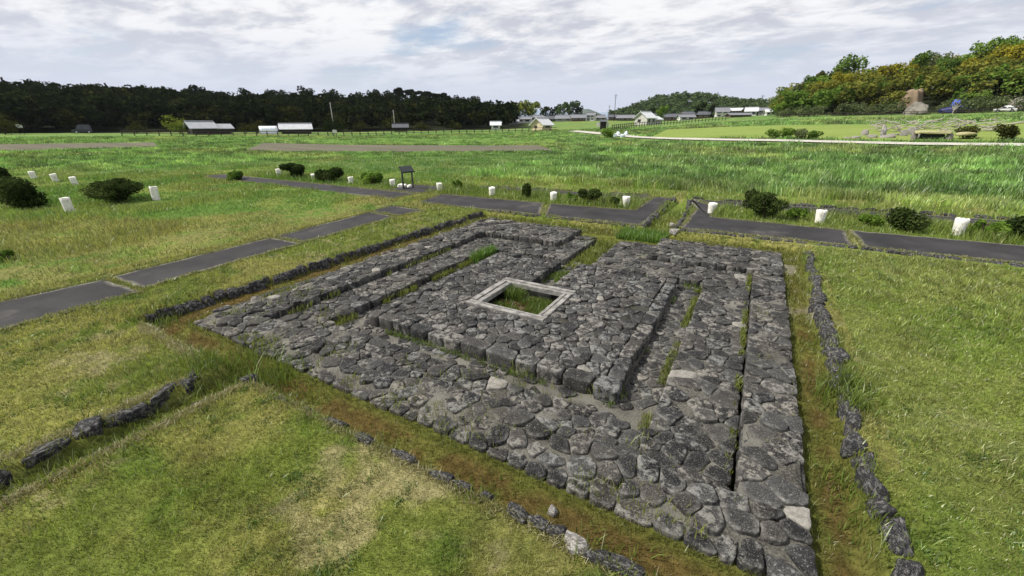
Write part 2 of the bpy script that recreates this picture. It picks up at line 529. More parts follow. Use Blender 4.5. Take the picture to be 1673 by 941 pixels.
M['field_light'] = field_mat('mown_meadow', (0.16, 0.225, 0.05), (0.22, 0.27, 0.075), rot=rad(30))
M['field_green'] = field_mat('green_crop', (0.09, 0.17, 0.03), (0.14, 0.22, 0.05), rot=rad(30))
M['soil'] = field_mat('bare_soil', (0.115, 0.105, 0.08), (0.15, 0.14, 0.10), rot=rad(30))
M['hill'] = field_mat('hill_ground', (0.02, 0.028, 0.01), (0.045, 0.05, 0.016), (0.2, 0.2, 1))

# ------------------------------------------------------------------ site plan (metres, x/y along the masonry)
Z_DITCH, Z_OUT, Z_MID, Z_CHAN, Z_CEN = -0.20, -0.05, -0.195, -0.36, -0.15
OUT = (-9.15, 1.06, 3.0, 13.5)                # u0,u1,v0,v1
S1 = (-7.85, 0.40, 3.78, 11.5)
S2 = (-6.85, -0.60, 4.42, 10.32)
CEN = (-6.30, -1.15, 4.9, 10.05)
FRM = (-4.92, -3.06, 6.40, 8.12)
SLOT = (-4.25, -3.72, 8.0, 10.4)
GUT = (-4.28, -3.50, 10.0, 14.3)
GAP = (-5.0, -2.25, 11.4, 14.0)
PIT = (-9.85, 1.52, 2.38, 14.35)
DRN = (-6.42, -5.86, -2.0, 2.6)
FDR = (-3.05, -2.05, 14.2, 21.4)
LDR = (-15.3, -14.75, 12.6, 19.4)


def inr(u, v, R, e=0.0):
    return (u > R[0] - e) & (u < R[1] + e) & (v > R[2] - e) & (v < R[3] + e)


def rdist(u, v, R):                           # signed: positive inside
    return np.minimum(np.minimum(u - R[0], R[1] - u), np.minimum(v - R[2], R[3] - v))


def ground_z(u, v):
    z = terrain(u, v)
    wob = (fbm(u * 1.3, v * 1.3, 3) - 0.5)
    near = sm((40 - np.hypot(u, v)) / 20)
    z = z + wob * 0.07 * near
    d = rdist(u, v, PIT) + wob * 0.12
    z = z + Z_DITCH * sm(d / 0.14 + 0.3)
    dd = rdist(u, v, DRN) + wob * 0.15
    z = np.where(d < 0.1, z - 0.17 * sm(dd / 0.12 + 0.3), z)
    for R, dep in ((FDR, 0.16), (LDR, 0.1)):
        z = np.where(d < 0.1, z - dep * sm(rdist(u, v, R) / 0.1 + 0.3), z)
    z = np.where(rdist(u, v, OUT) > 0.25, -0.62, z)
    return z


# asphalt panels: quads from the plan
PANELS = [
    [(-11.3, -1.6), (-11.4, 3.05), (-13.2, 2.95), (-13.6, -1.6)],
    [(-11.65, 3.16), (-11.95, 7.32), (-13.5, 7.25), (-13.25, 3.08)],
    [(-11.98, 7.44), (-12.25, 11.68), (-13.9, 11.78), (-13.5, 7.38)],
    [(-12.25, 11.8), (-12.0, 13.2), (-14.25, 13.4), (-13.98, 11.92)],
    [(-13.7, 14.55), (-7.25, 14.72), (-8.3, 17.2), (-14.3, 17.1)],
    [(-7.05, 14.75), (-3.2, 14.72), (-3.25, 21.3), (-4.15, 21.3), (-4.15, 17.45), (-8.05, 17.2)],
    [(-1.9, 14.95), (2.85, 15.0), (2.95, 17.25), (-1.15, 17.45), (-1.3, 20.0), (-2.5, 21.4), (-1.95, 19.0)],
    [(3.15, 15.0), (34, 15.6), (34, 17.9), (3.1, 17.3)],
    [(-1.2, 20.15), (32, 21.0), (32, 22.4), (-2.4, 21.45)],
    [(-4.3, 20.0), (-4.3, 21.3), (-14.2, 20.6), (-14.2, 19.6)],
    [(-15.6, 14.8), (-15.6, 16.6), (-36, 17.0), (-36, 15.3)],
    [(-15.5, 16.75), (-15.5, 19.4), (-18.2, 19.3), (-18.2, 16.8)],
]


def pip(u, v, poly):
    ins = np.zeros(np.shape(u), bool)
    n = len(poly)
    for i in range(n):
        x1, y1 = poly[i]; x2, y2 = poly[(i + 1) % n]
        c = ((y1 > v) != (y2 > v)) & (u < (x2 - x1) * (v - y1) / (y2 - y1 + 1e-12) + x1)
        ins ^= c
    return ins


def on_path(u, v):
    m = np.zeros(np.shape(u), bool)
    for p in PANELS: m |= pip(u, v, p)
    return m


BLOBS = [(*at(600, 800)[:2], 0.8, 1.0), (*at(540, 880)[:2], 0.5, 1.0), (*at(790, 890)[:2], 0.3, .8), (*at(150, 590)[:2], 1.1, .55), (*at(90, 770)[:2], 0.5, .5),
         (*at(1480, 440)[:2], 1.5, .5), (*at(700, 370)[:2], 2.2, .5), (*at(560, 415)[:2], 2.0, .5), (*at(1560, 700)[:2], 0.9, .45), (*at(1450, 560)[:2], 1.0, .4)]


def lerp(a, b, t):
    return a + (np.asarray(b) - a) * t[:, None]


def surf_col(u, v):
    """colour of turf / crop at a place"""
    u = np.asarray(u, float); v = np.asarray(v, float)
    n1 = fbm(u * 0.55, v * 0.55, 5); n2 = fbm(u * 2.3 + 9, v * 2.3, 4); n3 = fbm(u * 0.12 + 3, v * 0.12 + 8, 4)
    c = lerp(np.tile([0.140, 0.178, 0.036], (len(u), 1)), [0.215, 0.212, 0.068], sm((n1 - 0.36) / 0.3))
    c = lerp(c, [0.09, 0.145, 0.024], sm((n2 - 0.55) / 0.2) * 0.7)
    dry = np.zeros(len(u))
    for bx, by, br, bs in BLOBS:
        dry = np.maximum(dry, bs * np.clip(1.35 - np.hypot(u - bx, v - by) / br, 0, 1))
    n5 = fbm(u * 4.5 + 2, v * 4.5 + 6, 3)
    dry = sm((dry * 0.62 + n2 * 1.0 + n5 * 1.5 - 1.55) / 0.4) * (dry > 0)
    c = lerp(c, [0.30, 0.27, 0.15], np.clip(dry, 0, 1) * 0.75)
    rl = (u > 1.9) & (v < 15)
    c = np.where(rl[:, None], lerp(c, [0.125, 0.185, 0.034], np.full(len(u), 0.55)), c)
    # ditch round the masonry: reddish moss, greener towards the edges
    pit = rdist(u, v, PIT) > 0.02
    e = np.minimum(rdist(u, v, PIT), -rdist(u, v, OUT))
    moss = lerp(np.tile([0.105, 0.078, 0.026], (len(u), 1)), [0.115, 0.135, 0.03], sm((0.22 - e) / 0.2) * 0.8)
    moss = lerp(moss, [0.13, 0.15, 0.034], sm((n2 - 0.50) / 0.15) * 0.65)
    far_d = sm((v - 9.0) / 3.0)
    moss = lerp(moss, [0.12, 0.135, 0.03], far_d * 0.75)
    pale = sm((fbm(u * 4, v * 1.2, 3) - 0.45) / 0.2) * (u > 1.0) * (v > 9.0) * (v < 12.8)
    moss = lerp(moss, [0.26, 0.24, 0.20], pale * 0.8)
    c = np.where(pit[:, None], moss, c)
    dr = inr(u, v, DRN)
    c = np.where(dr[:, None], lerp(c, [0.075, 0.10, 0.02], np.full(len(u), 0.7)), c)
    # meadow on the left
    md = (u < -14.2)
    mc = lerp(np.tile([0.104, 0.186, 0.036], (len(u), 1)), [0.165, 0.215, 0.052], sm((n1 - 0.4) / 0.25))
    mc = lerp(mc, [0.24, 0.19, 0.075], sm((n3 + 0.3 * n2 - 0.74) / 0.16) * 0.5)
    c = np.where(md[:, None], mc, c)
    edge = (u < -13.4) & (u > -16.5) & (v < 14)
    c = np.where(edge[:, None], lerp(c, [0.20, 0.20, 0.07], sm((n2 - 0.35) / 0.3) * 0.8), c)
    # beds and verge
    bed = (v > 17.2) & (v < 20.2) & (u > -36)
    c = np.where(bed[:, None], lerp(c, [0.115, 0.175, 0.03], np.full(len(u), 0.7)), c)
    ver = (v > 20.2) & (v < 24.5) & (u > -16)
    vc = lerp(np.tile([0.15, 0.215, 0.04], (len(u), 1)), [0.23, 0.235, 0.08], sm((n2 - 0.45) / 0.25))
    c = np.where(ver[:, None], vc, c)
    # crop
    cr = (v > 24.5) | (np.hypot(u, v) > 46)
    cc = lerp(np.tile([0.104, 0.192, 0.048], (len(u), 1)), [0.158, 0.235, 0.070], sm((n1 - 0.4) / 0.25))
    cc = lerp(cc, [0.20, 0.21, 0.07], sm((n3 - 0.56) / 0.12) * 0.55)
    c = np.where(cr[:, None], cc, c)
    r = np.hypot(u, v); az = az_of(u, v)
    wood = ((az < rad(3)) & (r > 172)) | ((az > rad(36)) & (r > 166)) | (r > 330)
    c = np.where(wood[:, None], np.array([0.012, 0.017, 0.007]), c)
    return c


# ------------------------------------------------------------------ ground sheet
def axis(lo, hi, fine, g, far):
    a = list(np.arange(lo, hi, fine))
    s = fine
    x = a[-1]
    while x < far:
        s *= g; x += s; a.append(x)
    s = fine; x = a[0]; b = []
    while x > -far:
        s *= g; x -= s; b.append(x)
    return np.array(b[::-1] + a)


gu = axis(-15.6, 4.2, 0.075, 1.055, 9000)
gv = axis(-0.5, 15.2, 0.075, 1.055, 9000)
U, V_ = np.meshgrid(gu, gv)
uu, vv = U.ravel(), V_.ravel()
zz = ground_z(uu, vv)
nx, ny = len(gu), len(gv)
ii = np.arange(nx * ny).reshape(ny, nx)
quads = np.stack([ii[:-1, :-1], ii[:-1, 1:], ii[1:, 1:], ii[1:, :-1]], -1).reshape(-1, 4)
gcol = surf_col(uu, vv)
g = link('ground', np_mesh('ground', np.stack([uu, vv, zz], 1), [quads], M['ground'], True, gcol))
tag(g, kind='structure')


def sheet(name, poly, mat, lift=0.02, step=0.35, wob=0.05, thick=0.05, kind='structure', terrain_f=None):
    """a slab lying on the ground inside a polygon, with a slightly ragged outline and edge weights in Col"""
    P = []
    n = len(poly)
    for i in range(n):
        a = np.array(poly[i], float); b = np.array(poly[(i + 1) % n], float)
        m = max(1, int(np.linalg.norm(b - a) / step))
        for j in range(m):
            p = a + (b - a) * j / m
            p = p + (np.array([fbm(p[0:1] * 3, p[1:2] * 3 + 7, 3)[0], fbm(p[0:1] * 3 + 31, p[1:2] * 3, 3)[0]]) - 0.5) * wob * 2
            P.append(p)
    P = np.array(P); c = P.mean(0); N = len(P)
    inn = []
    for i in range(N):                          # inner ring: 0.12 m inside the outline
        t = P[(i + 1) % N] - P[i - 1]; t /= np.linalg.norm(t) + 1e-9
        nrm = np.array([-t[1], t[0]])
        inn.append(P[i] + nrm * 0.13)
    area = 0.5 * np.sum(P[:, 0] * np.roll(P[:, 1], -1) - P[:, 1] * np.roll(P[:, 0], -1))
    if area < 0:
        inn = [2 * P[i] - q for i, q in enumerate(inn)]
    inn = np.array(inn)
    f = terrain_f or terrain
    zo = f(P[:, 0], P[:, 1]) + lift; zi = f(inn[:, 0], inn[:, 1]) + lift + 0.004
    Vt = np.concatenate([np.c_[P, zo], np.c_[inn, zi], np.c_[P, zo - thick - lift]])
    Fq = [[i, (i + 1) % N, N + (i + 1) % N, N + i] for i in range(N)] + [[2 * N + i, 2 * N + (i + 1) % N, (i + 1) % N, i] for i in range(N)]
    me = bpy.data.meshes.new(name)
    faces = Fq + [list(range(N, 2 * N))]
    if area < 0: faces = [q[::-1] for q in faces]
    me.from_pydata(Vt.tolist(), [], faces)
    a = me.attributes.new('Col', 'FLOAT_COLOR', 'POINT')
    cc = np.zeros((len(Vt), 4), np.float32); cc[:N] = 1; cc[2 * N:] = 1
    a.data.foreach_set('color', cc.ravel())
    me.update()
    me.materials.append(mat)
    o = link(name, me)
    return tag(o, kind=kind)


for p in PANELS:
    sheet('path', p, M['asphalt'], 0.022, 0.2, 0.09)


def grid_sheet(name, quad_px, mat, lift, nu=40, nv=6, thin=True):
    """field or road laid on the terrain between four ground points (corner order: near-left, near-right, far-right, far-left)"""
    c = [np.array(p) for p in quad_px]
    s = np.linspace(0, 1, nu); t = np.linspace(0, 1, nv)
    a, b = np.meshgrid(s, t)
    a, b = a.ravel()[:, None], b.ravel()[:, None]
    P = (c[0][:2] * (1 - a) + c[1][:2] * a) * (1 - b) + (c[3][:2] * (1 - a) + c[2][:2] * a) * b
    edge = (np.minimum(np.minimum(a, 1 - a), np.minimum(b, 1 - b)) > 0.001)[:, 0]
    z = terrain(P[:, 0], P[:, 1]) + np.where(edge, lift, lift * 0.75)
    i = np.arange(nu * nv).reshape(nv, nu)
    q = np.stack([i[:-1, :-1], i[:-1, 1:], i[1:, 1:], i[1:, :-1]], -1).reshape(-1, 4)
    return tag(link(name, np_mesh(name, np.c_[P, z], [q], mat, True)), kind='structure')


def strip(name, pts, width, mat, lift=0.1, sub=12):
    """a road along ground points"""
    L = []
    pts = [np.array(p)[:2] for p in pts]
    for a, b in zip(pts[:-1], pts[1:]):
        for j in range(sub): L.append(a + (b - a) * j / sub)
    L.append(pts[-1]); L = np.array(L)
    for _ in range(4): L[1:-1] = (L[:-2] + 2 * L[1:-1] + L[2:]) / 4
    T = np.gradient(L, axis=0); T /= np.linalg.norm(T, axis=1)[:, None]
    Nn = np.c_[-T[:, 1], T[:, 0]]
    rows = [L + Nn * w for w in (-width / 2, -width / 6, width / 6, width / 2)]
    P = np.concatenate(rows); z = terrain(P[:, 0], P[:, 1]) + lift
    n = len(L); i = np.arange(4 * n).reshape(4, n)
    q = np.stack([i[:-1, :-1], i[:-1, 1:], i[1:, 1:], i[1:, :-1]], -1).reshape(-1, 4)
    return tag(link(name, np_mesh(name, np.c_[P, z], [q[:, ::-1]], mat, True)), kind='structure')


# fields and road beyond the crop
G = on_ground
grid_sheet('field', [G(-80, 250), G(260, 240), G(250, 233), G(-80, 238)], M['soil'], 0.10)
grid_sheet('field', [G(400, 247), G(905, 247), G(880, 238), G(430, 234)], M['soil'], 0.10)
grid_sheet('field', [G(1060, 226), G(1720, 232), G(1720, 200), G(1090, 212)], M['field_light'], 0.10)
grid_sheet('field', [G(1290, 199), G(1720, 193), G(1720, 186), G(1290, 194)], M['field_light'], 0.14)
grid_sheet('field', [G(430, 233), G(900, 235), G(930, 222), G(430, 224)], M['field_green'], 0.10)
strip('road', [G(935, 214.5), G(985, 219.5), G(1040, 225), G(1180, 229.5), G(1400, 234), G(1673, 238.5), G(1800, 241)], 3.0, M['road'], 0.14)

# ------------------------------------------------------------------ masonry
def clip_poly(P, n, c):
    out = []
    m = len(P)
    for i in range(m):
        a, b = P[i], P[(i + 1) % m]
        da, db = n[0] * a[0] + n[1] * a[1] - c, n[0] * b[0] + n[1] * b[1] - c
        if da <= 0: out.append(a)
        if (da < 0 < db) or (db < 0 < da):
            t = da / (da - db)
            out.append((a[0] + (b[0] - a[0]) * t, a[1] + (b[1] - a[1]) * t))
    return out


def cells(rect, holes, sp, aspect=1.0, jit=0.42, ragged=0.03, relax=1):
    u0, u1, v0, v1 = rect
    su, sv = sp * aspect, sp / aspect
    pts = []
    nu, nv = max(1, round((u1 - u0) / su)), max(1, round((v1 - v0) / sv))
    for j in range(nv):
        for i in range(nu):
            x = u0 + (i + 0.5 + (0.5 if j % 2 else 0) - 0.25 + random.uniform(-jit, jit)) * (u1 - u0) / nu
            y = v0 + (j + 0.5 + random.uniform(-jit, jit)) * (v1 - v0) / nv
            if random.random() < 0.06: continue
            if any(h[0] < x < h[1] and h[2] < y < h[3] for h in holes): continue
            if not (u0 < x < u1 and v0 < y < v1): continue
            pts.append((x, y))
    out = []
    A = np.array(pts)
    for p in pts:
        d = np.hypot(*(A - p).T)
        order = np.argsort(d)[1:16]
        P = [(p[0] - 0.55, p[1] - 0.55), (p[0] + 0.55, p[1] - 0.55), (p[0] + 0.55, p[1] + 0.55), (p[0] - 0.55, p[1] + 0.55)]
        for j in order:
            q = A[j]; n = (q[0] - p[0], q[1] - p[1]); mm = ((q[0] + p[0]) / 2, (q[1] + p[1]) / 2)
            P = clip_poly(P, n, n[0] * mm[0] + n[1] * mm[1])
            if len(P) < 3: break
        rg = lambda: random.uniform(-ragged, ragged * 0.6) * .6
        P = clip_poly(P, (-1, 0), -(u0 - rg())); P = clip_poly(P, (1, 0), u1 + rg())
        P = clip_poly(P, (0, -1), -(v0 - rg())); P = clip_poly(P, (0, 1), v1 + rg())
        for h in holes:
            c = (min(max(p[0], h[0]), h[1]), min(max(p[1], h[2]), h[3]))
            n = np.array([c[0] - p[0], c[1] - p[1]]); l = np.linalg.norm(n)
            if l < 1e-6: continue
            n = n / l
            P = clip_poly(P, n, n @ np.array(c) + rg())
        if len(P) >= 3: out.append(P)
    return out


class Stones:
    def __init__(s): s.V = []; s.Q = []; s.T = []; s.n = 0; s.C = []

    def add(s, poly, ztop, depth, gap, dome, rough=1.0):
        P = np.array(poly)
        x, y = P[:, 0], P[:, 1]
        cr = x * np.roll(y, -1) - np.roll(x, -1) * y
        A = cr.sum() / 2
        if abs(A) < 0.0035: return
        if A < 0: P = P[::-1]
        c = np.array([((x + np.roll(x, -1)) * cr).sum() / (6 * A), ((y + np.roll(y, -1)) * cr).sum() / (6 * A)])
        size = math.sqrt(abs(A))
        for _ in range(2):                      # round the corners
            nx_ = np.roll(P, -1, 0)
            P = np.stack([P * 0.87 + nx_ * 0.13, P * 0.13 + nx_ * 0.87], 1).reshape(-1, 2)
        # resample
        seg = np.hypot(*(np.roll(P, -1, 0) - P).T); L = np.concatenate([[0], np.cumsum(seg)])
        n = int(np.clip(L[-1] / 0.055, 12, 26))
        tt = np.linspace(0, L[-1], n, endpoint=False)
        PP = np.vstack([P, P[:1]])
        P = np.c_[np.interp(tt, L, PP[:, 0]), np.interp(tt, L, PP[:, 1])]
        rel = P - c
        rr = np.hypot(rel[:, 0], rel[:, 1])
        k_ = np.clip(1 - gap / np.maximum(rr, 0.04), 0.55, 1)
        rel = rel * k_[:, None] * (1 + rng.normal(0, 0.025 * rough, n))[:, None]
        tx, ty = rng.normal(0, 0.035 * rough, 2)
        zt = ztop + rng.normal(0, 0.009 * rough)
        e = min(0.018, size * 0.075)
        rings = []
        for sc, dz, nz in ((0.93, -depth, 0), (1.02, -depth * .42, .014), (1.0, -e * 1.3, 0.004), (0.985, -e * 0.45, 0.004), (0.93, -0.001, 0.005), (0.55, dome * 0.6, 0.007)):
            q = rel * sc * (1 + rng.normal(0, .03, n))[:, None] if dz < -.08 else rel * sc
            z = zt + dz + q[:, 0] * tx + q[:, 1] * ty + rng.normal(0, 1, n) * nz * rough
            rings.append(np.c_[c + q, z])
        V = np.concatenate(rings + [np.array([[c[0], c[1], zt + dome]])])
        b = s.n
        i = np.arange(n); j = (i + 1) % n
        for m in range(5):
            s.Q.append(np.stack([b + m * n + i, b + m * n + j, b + (m + 1) * n + j, b + (m + 1) * n + i], 1))
        s.T.append(np.stack([b + 5 * n + i, b + 5 * n + j, np.full(n, b + 6 * n)], 1))
        s.V.append(V); s.n += len(V)
        s.C.append(np.concatenate([np.full(n, .0), np.full(n, .1), np.full(n, .6), np.full(n, 1.), np.full(n, .6), np.full(n, .0), [0.]]))

    def mesh(s, name, mat):
        return np_mesh(name, np.concatenate(s.V), [np.concatenate(s.Q), np.concatenate(s.T)], mat, True, np.repeat(np.concatenate(s.C)[:, None], 3, 1))


def slab(rects, holes, zf, zbot, mat, name, parent, step=0.07, inset=0.05, hin=None):
    """mortar bed: a bumpy solid filling a plan region"""
    us = [r[0] for r in rects] + [r[1] for r in rects]; vs = [r[2] for r in rects] + [r[3] for r in rects]
    a = np.arange(min(us), max(us) + step, step); b = np.arange(min(vs), max(vs) + step, step)
    Uc, Vc = np.meshgrid((a[:-1] + a[1:]) / 2, (b[:-1] + b[1:]) / 2)
    m = np.zeros(Uc.shape, bool)
    for r in rects: m |= rdist(Uc, Vc, r) > inset
    for h in holes: m &= ~(rdist(Uc, Vc, h) > -(inset if hin is None else hin))
    Un, Vn = np.meshgrid(a, b)
    nn = Un.size
    z = zf(Un.ravel(), Vn.ravel())
    Vt = np.concatenate([np.c_[Un.ravel(), Vn.ravel(), z], np.c_[Un.ravel(), Vn.ravel(), np.full(nn, zbot)]])
    idx = np.arange(nn).reshape(Un.shape)
    F = []
    jj, iiq = np.nonzero(m)
    F.append(np.stack([idx[jj, iiq], idx[jj, iiq + 1], idx[jj + 1, iiq + 1], idx[jj + 1, iiq]], 1))
    pad = np.pad(m, 1)
    for dj, di, e0, e1 in ((-1, 0, (0, 1), (0, 0)), (1, 0, (1, 0), (1, 1)), (0, -1, (0, 0), (1, 0)), (0, 1, (1, 1), (0, 1))):
        bd = m & ~pad[1 + dj:pad.shape[0] - 1 + dj, 1 + di:pad.shape[1] - 1 + di]
        j, i = np.nonzero(bd)
        p, q = idx[j + e0[0], i + e0[1]], idx[j + e1[0], i + e1[1]]
        F.append(np.stack([p, q, q + nn, p + nn], 1))
    Fq = np.concatenate(F)
    used = np.unique(Fq); remap = np.zeros(2 * nn, int); remap[used] = np.arange(len(used))
    return link(name, np_mesh(name, Vt[used], [remap[Fq]], mat, False), parent)


ruin = thing('stone_well_ruin', (0, 0, 0), 'large square ruin paved with dark lichen stones, stepping down round a raised central platform', 'stone ruin')


def bed_z(level, lo, hi, bias=None):
    def f(u, v):
        t = fbm(u * 1.1 + level * 7, v * 1.1, 4)
        b = bias(u, v) if bias else 0
        return level - hi + (hi - lo) * sm((t - 0.35 + b) / 0.3) + (fbm(u * 9, v * 9, 2) - 0.5) * 0.02
    return f


nearbias = lambda u, v: sm((7.5 - v) / 2.5) * 0.06 * (u > -6.5) - 0.08 + .03 * (u > -.5)
# outer terrace
st = Stones()
for P in cells(OUT, [S1, GAP], 0.245, 1.08):
    c = np.mean(P, 0)
    edge = -rdist(c[0], c[1], (OUT[0] + .35, OUT[1] - .3, OUT[2] + .35, OUT[3] - .3)) > 0
    dz = random.gauss(0, 0.014)
    if c[1] < OUT[2] + 0.4: dz -= 0.13 * (OUT[2] + 0.4 - c[1]) / 0.4
    if c[0] < OUT[0] + 0.35: dz -= 0.05
    st.add(P, Z_OUT + dz, 0.26, 0.008, random.uniform(0.000, 0.010), 1.15 if edge else 1.0)
o1 = link('outer_terrace', st.mesh('outer_terrace', M['stone']), ruin)
slab([OUT], [S1, GAP], lambda u, v: bed_z(Z_OUT, 0.014, 0.042, nearbias)(u, v) - 0.10 * sm((OUT[2] + 0.4 - v) / 0.4) - 0.05 * sm((OUT[0] + 0.4 - u) / 0.4), -0.6, M['mortar'], 'mortar_bed', o1)
# middle terrace
st = Stones()
for P in cells(S1, [S2, GUT], 0.25, 1.1) + cells((GAP[0], GAP[1], 11.5, 13.15), [GUT], 0.25, 1.1):
    st.add(P, Z_MID + random.gauss(0, 0.013), 0.28, 0.008, random.uniform(0.0, 0.009))
o2 = link('middle_terrace', st.mesh('middle_terrace', M['stone']), ruin)
slab([S1, (GAP[0], GAP[1], 11.3, 13.15)], [S2, GUT], bed_z(Z_MID, 0.014, 0.042, nearbias), -0.6, M['mortar'], 'mortar_bed', o2, inset=0.025, hin=0.06)
# channel
st = Stones()
for P in cells(S2, [CEN], 0.2, 1.35, 0.3):
    c = np.mean(P, 0)
    if (c[1] < 4.95 and c[0] > -2.3) and random.random() < 0.7: continue
    if c[1] < 4.95 and random.random() < 0.2: continue
    st.add(P, Z_CHAN + 0.010 + random.gauss(0, 0.004), 0.2, 0.016, 0.004, 0.5)
o3 = link('channel_paving', st.mesh('channel_paving', M['stone']), ruin)
slab([S2], [(CEN[0] + .2, CEN[1] - .2, CEN[2] + .2, CEN[3] - .2)], bed_z(Z_CHAN, 0.006, 0.02, lambda u, v: 0.05), -0.6, M['mortar'], 'mortar_bed', o3, inset=-0.08)
# central platform
st = Stones()
CIN = (CEN[0] + .02, CEN[1] - .27, CEN[2] + .29, CEN[3])
for P in cells(CIN, [FRM, SLOT], 0.215, 1.15) + cells((CEN[0], CEN[1] - .36, CEN[2], CEN[2] + .29), [], 0.34, 1.15, .2, .05) + cells((CEN[1] - .27, CEN[1], CEN[2] + .32, CEN[3]), [], 0.31, .9, .2, .04) + [[(CEN[1] - .36, CEN[2] - .05), (CEN[1] + .04, CEN[2] - .03), (CEN[1] + .02, CEN[2] + .31), (CEN[1] - .34, CEN[2] + .29)]]:
    c = np.mean(P, 0)
    edge = rdist(c[0], c[1], CEN) < 0.22
    st.add(P, Z_CEN + random.gauss(0, 0.013) + (0.01 if edge else 0), 0.32, 0.008 if not edge else 0.011, random.uniform(0.001, 0.010) + (0.006 if edge else 0), 1.15 if edge else 1.0)
# two big corner blocks nearest the camera
o4 = link('central_platform', st.mesh('central_platform', M['stone_c']), ruin)
slab([CEN], [(FRM[0] + .1, FRM[1] - .1, FRM[2] + .1, FRM[3] - .1), SLOT], bed_z(Z_CEN, 0.03, 0.075), -0.6, M['mortar_d'], 'mortar_bed', o4, inset=0.06)
# gutter floor leaving the platform through the far side, and the earth floor of the well
slab([SLOT, (GUT[0], GUT[1], 10.2, 13.9)], [], lambda u, v: Z_CHAN - 0.02 + (fbm(u * 4, v * 4, 3) - 0.5) * 0.05, -0.6, M['mortar'], 'gutter_floor', ruin, inset=-0.08)
soil_m = plain('well_soil', (0.075, 0.062, 0.03), 0.95, 0.4, 4, 0.6)
slab([(FRM[0] + .2, FRM[1] - .2, FRM[2] + .15, FRM[3] - .15)], [], lambda u, v: -0.44 + (fbm(u * 3, v * 3, 3) - 0.5) * 0.08, -0.62, soil_m, 'well_floor', ruin, inset=-0.05)

# well frame: four stepped beams
wf = thing('well_frame', ((FRM[0] + FRM[1]) / 2, (FRM[2] + FRM[3]) / 2, Z_CEN), 'pale grey square well frame of grooved beams set in the middle of the ruin', 'well frame')


def beam(L, wd, ext, seed):
    mb = MB()
    rs = random.Random(seed)
    prof = [(-wd / 2, -0.09), (-wd / 2, 0.018), (-wd / 2 + 0.010, 0.026), (-0.005, 0.024), (0.004, -0.03), (0.026, -0.03), (0.032, 0.012), (wd / 2 - 0.012, 0.010), (wd / 2, 0.002), (wd / 2, -0.10)]
    n = 9
    V = []
    for i in range(n):
        x = -L / 2 + L * i / (n - 1)
        for (y, z) in prof:
            V.append((x, y + rs.gauss(0, 0.002), z + (rs.gauss(0, 0.0025) if z > 0 else 0)))
    m = len(prof); F = []
    for i in range(n - 1):
        for j in range(m - 1):
            F.append((i * m + j, i * m + j + 1, (i + 1) * m + j + 1, (i + 1) * m + j))
    F += [tuple(range(m))[::-1], tuple((n - 1) * m + j for j in range(m))]
    F = [f[::-1] for f in F]
    return mb.add(V, F)


fu, fv = (FRM[1] - FRM[0]) / 2, (FRM[3] - FRM[2]) / 2
bw = 0.215
beam(2 * fu, bw, 0, 1).build('beam', M['frame_stone'], wf, loc=(0, -fv + bw / 2, 0))
beam(2 * fu, bw, 0, 2).build('beam', M['frame_stone'], wf, loc=(0, fv - bw / 2, 0.004), rot=(0, 0, math.pi))
beam(2 * fv - 2 * bw + 0.01, bw + 0.06, 0, 3).build('beam', M['frame_stone'], wf, loc=(-fu + bw / 2 + .03, 0, 0.002), rot=(0, 0, -math.pi / 2))
beam(2 * fv - 2 * bw + 0.01, bw, 0, 4).build('beam', M['frame_stone'], wf, loc=(fu - bw / 2, 0, 0.002), rot=(0, 0, math.pi / 2))

# ------------------------------------------------------------------ border stones
def boulder_mesh(name, mat, seed, n=6, rough=0.10, boxy=0.8):
    rs = np.random.default_rng(seed)
    V = []; idx = {}; F = []
    def vid(p):
        kk = tuple(np.round(p, 5))
        if kk not in idx: idx[kk] = len(V); V.append(p)
        return idx[kk]
    g_ = np.linspace(-1, 1, n + 1)
    for ax in range(3):
        for sg in (-1, 1):
            for i in range(n):
                for j in range(n):
                    q = []
                    for a, b in ((i, j), (i + 1, j), (i + 1, j + 1), (i, j + 1)):
                        p = [0, 0, 0]; p[ax] = sg; p[(ax + 1) % 3] = g_[a]; p[(ax + 2) % 3] = g_[b]
                        q.append(vid(np.array(p, float)))
                    F.append(q if sg > 0 else q[::-1])
    P = np.array(V)
    sph = P / np.linalg.norm(P, axis=1)[:, None]
    P = P * boxy * 0.85 + sph * (1 - boxy)
    for _ in range(4):                         # a few cut planes give it broken faces
        d = rs.normal(0, 1, 3); d[2] = abs(d[2]) * 0.7; d /= np.linalg.norm(d)
        h = P @ d; lim = rs.uniform(0.62, 0.85)
        P = P - np.outer(np.maximum(h - lim, 0) * 0.85, d)
    off = rs.uniform(0, 50, 2)
    nz = fbm(P[:, 0] * 1.7 + off[0] + P[:, 2], P[:, 1] * 1.7 + off[1] - P[:, 2] * 0.7, 3) - 0.5
    nz = nz + 0.5 * (fbm(P[:, 0] * 5 + off[0] + 3 * P[:, 2], P[:, 1] * 5 + off[1], 2) - 0.5)
    P = P * (1 + rough * 2 * nz)[:, None] + rs.normal(0, 0.015, P.shape)
    return np_mesh(name, P, [np.array(F)], mat, False)


BM = [boulder_mesh('border_stone', M['stone_b'], 100 + i) for i in range(10)]
PBM = [boulder_mesh('pale_stone', M['pale_stone'], 200 + i) for i in range(4)]


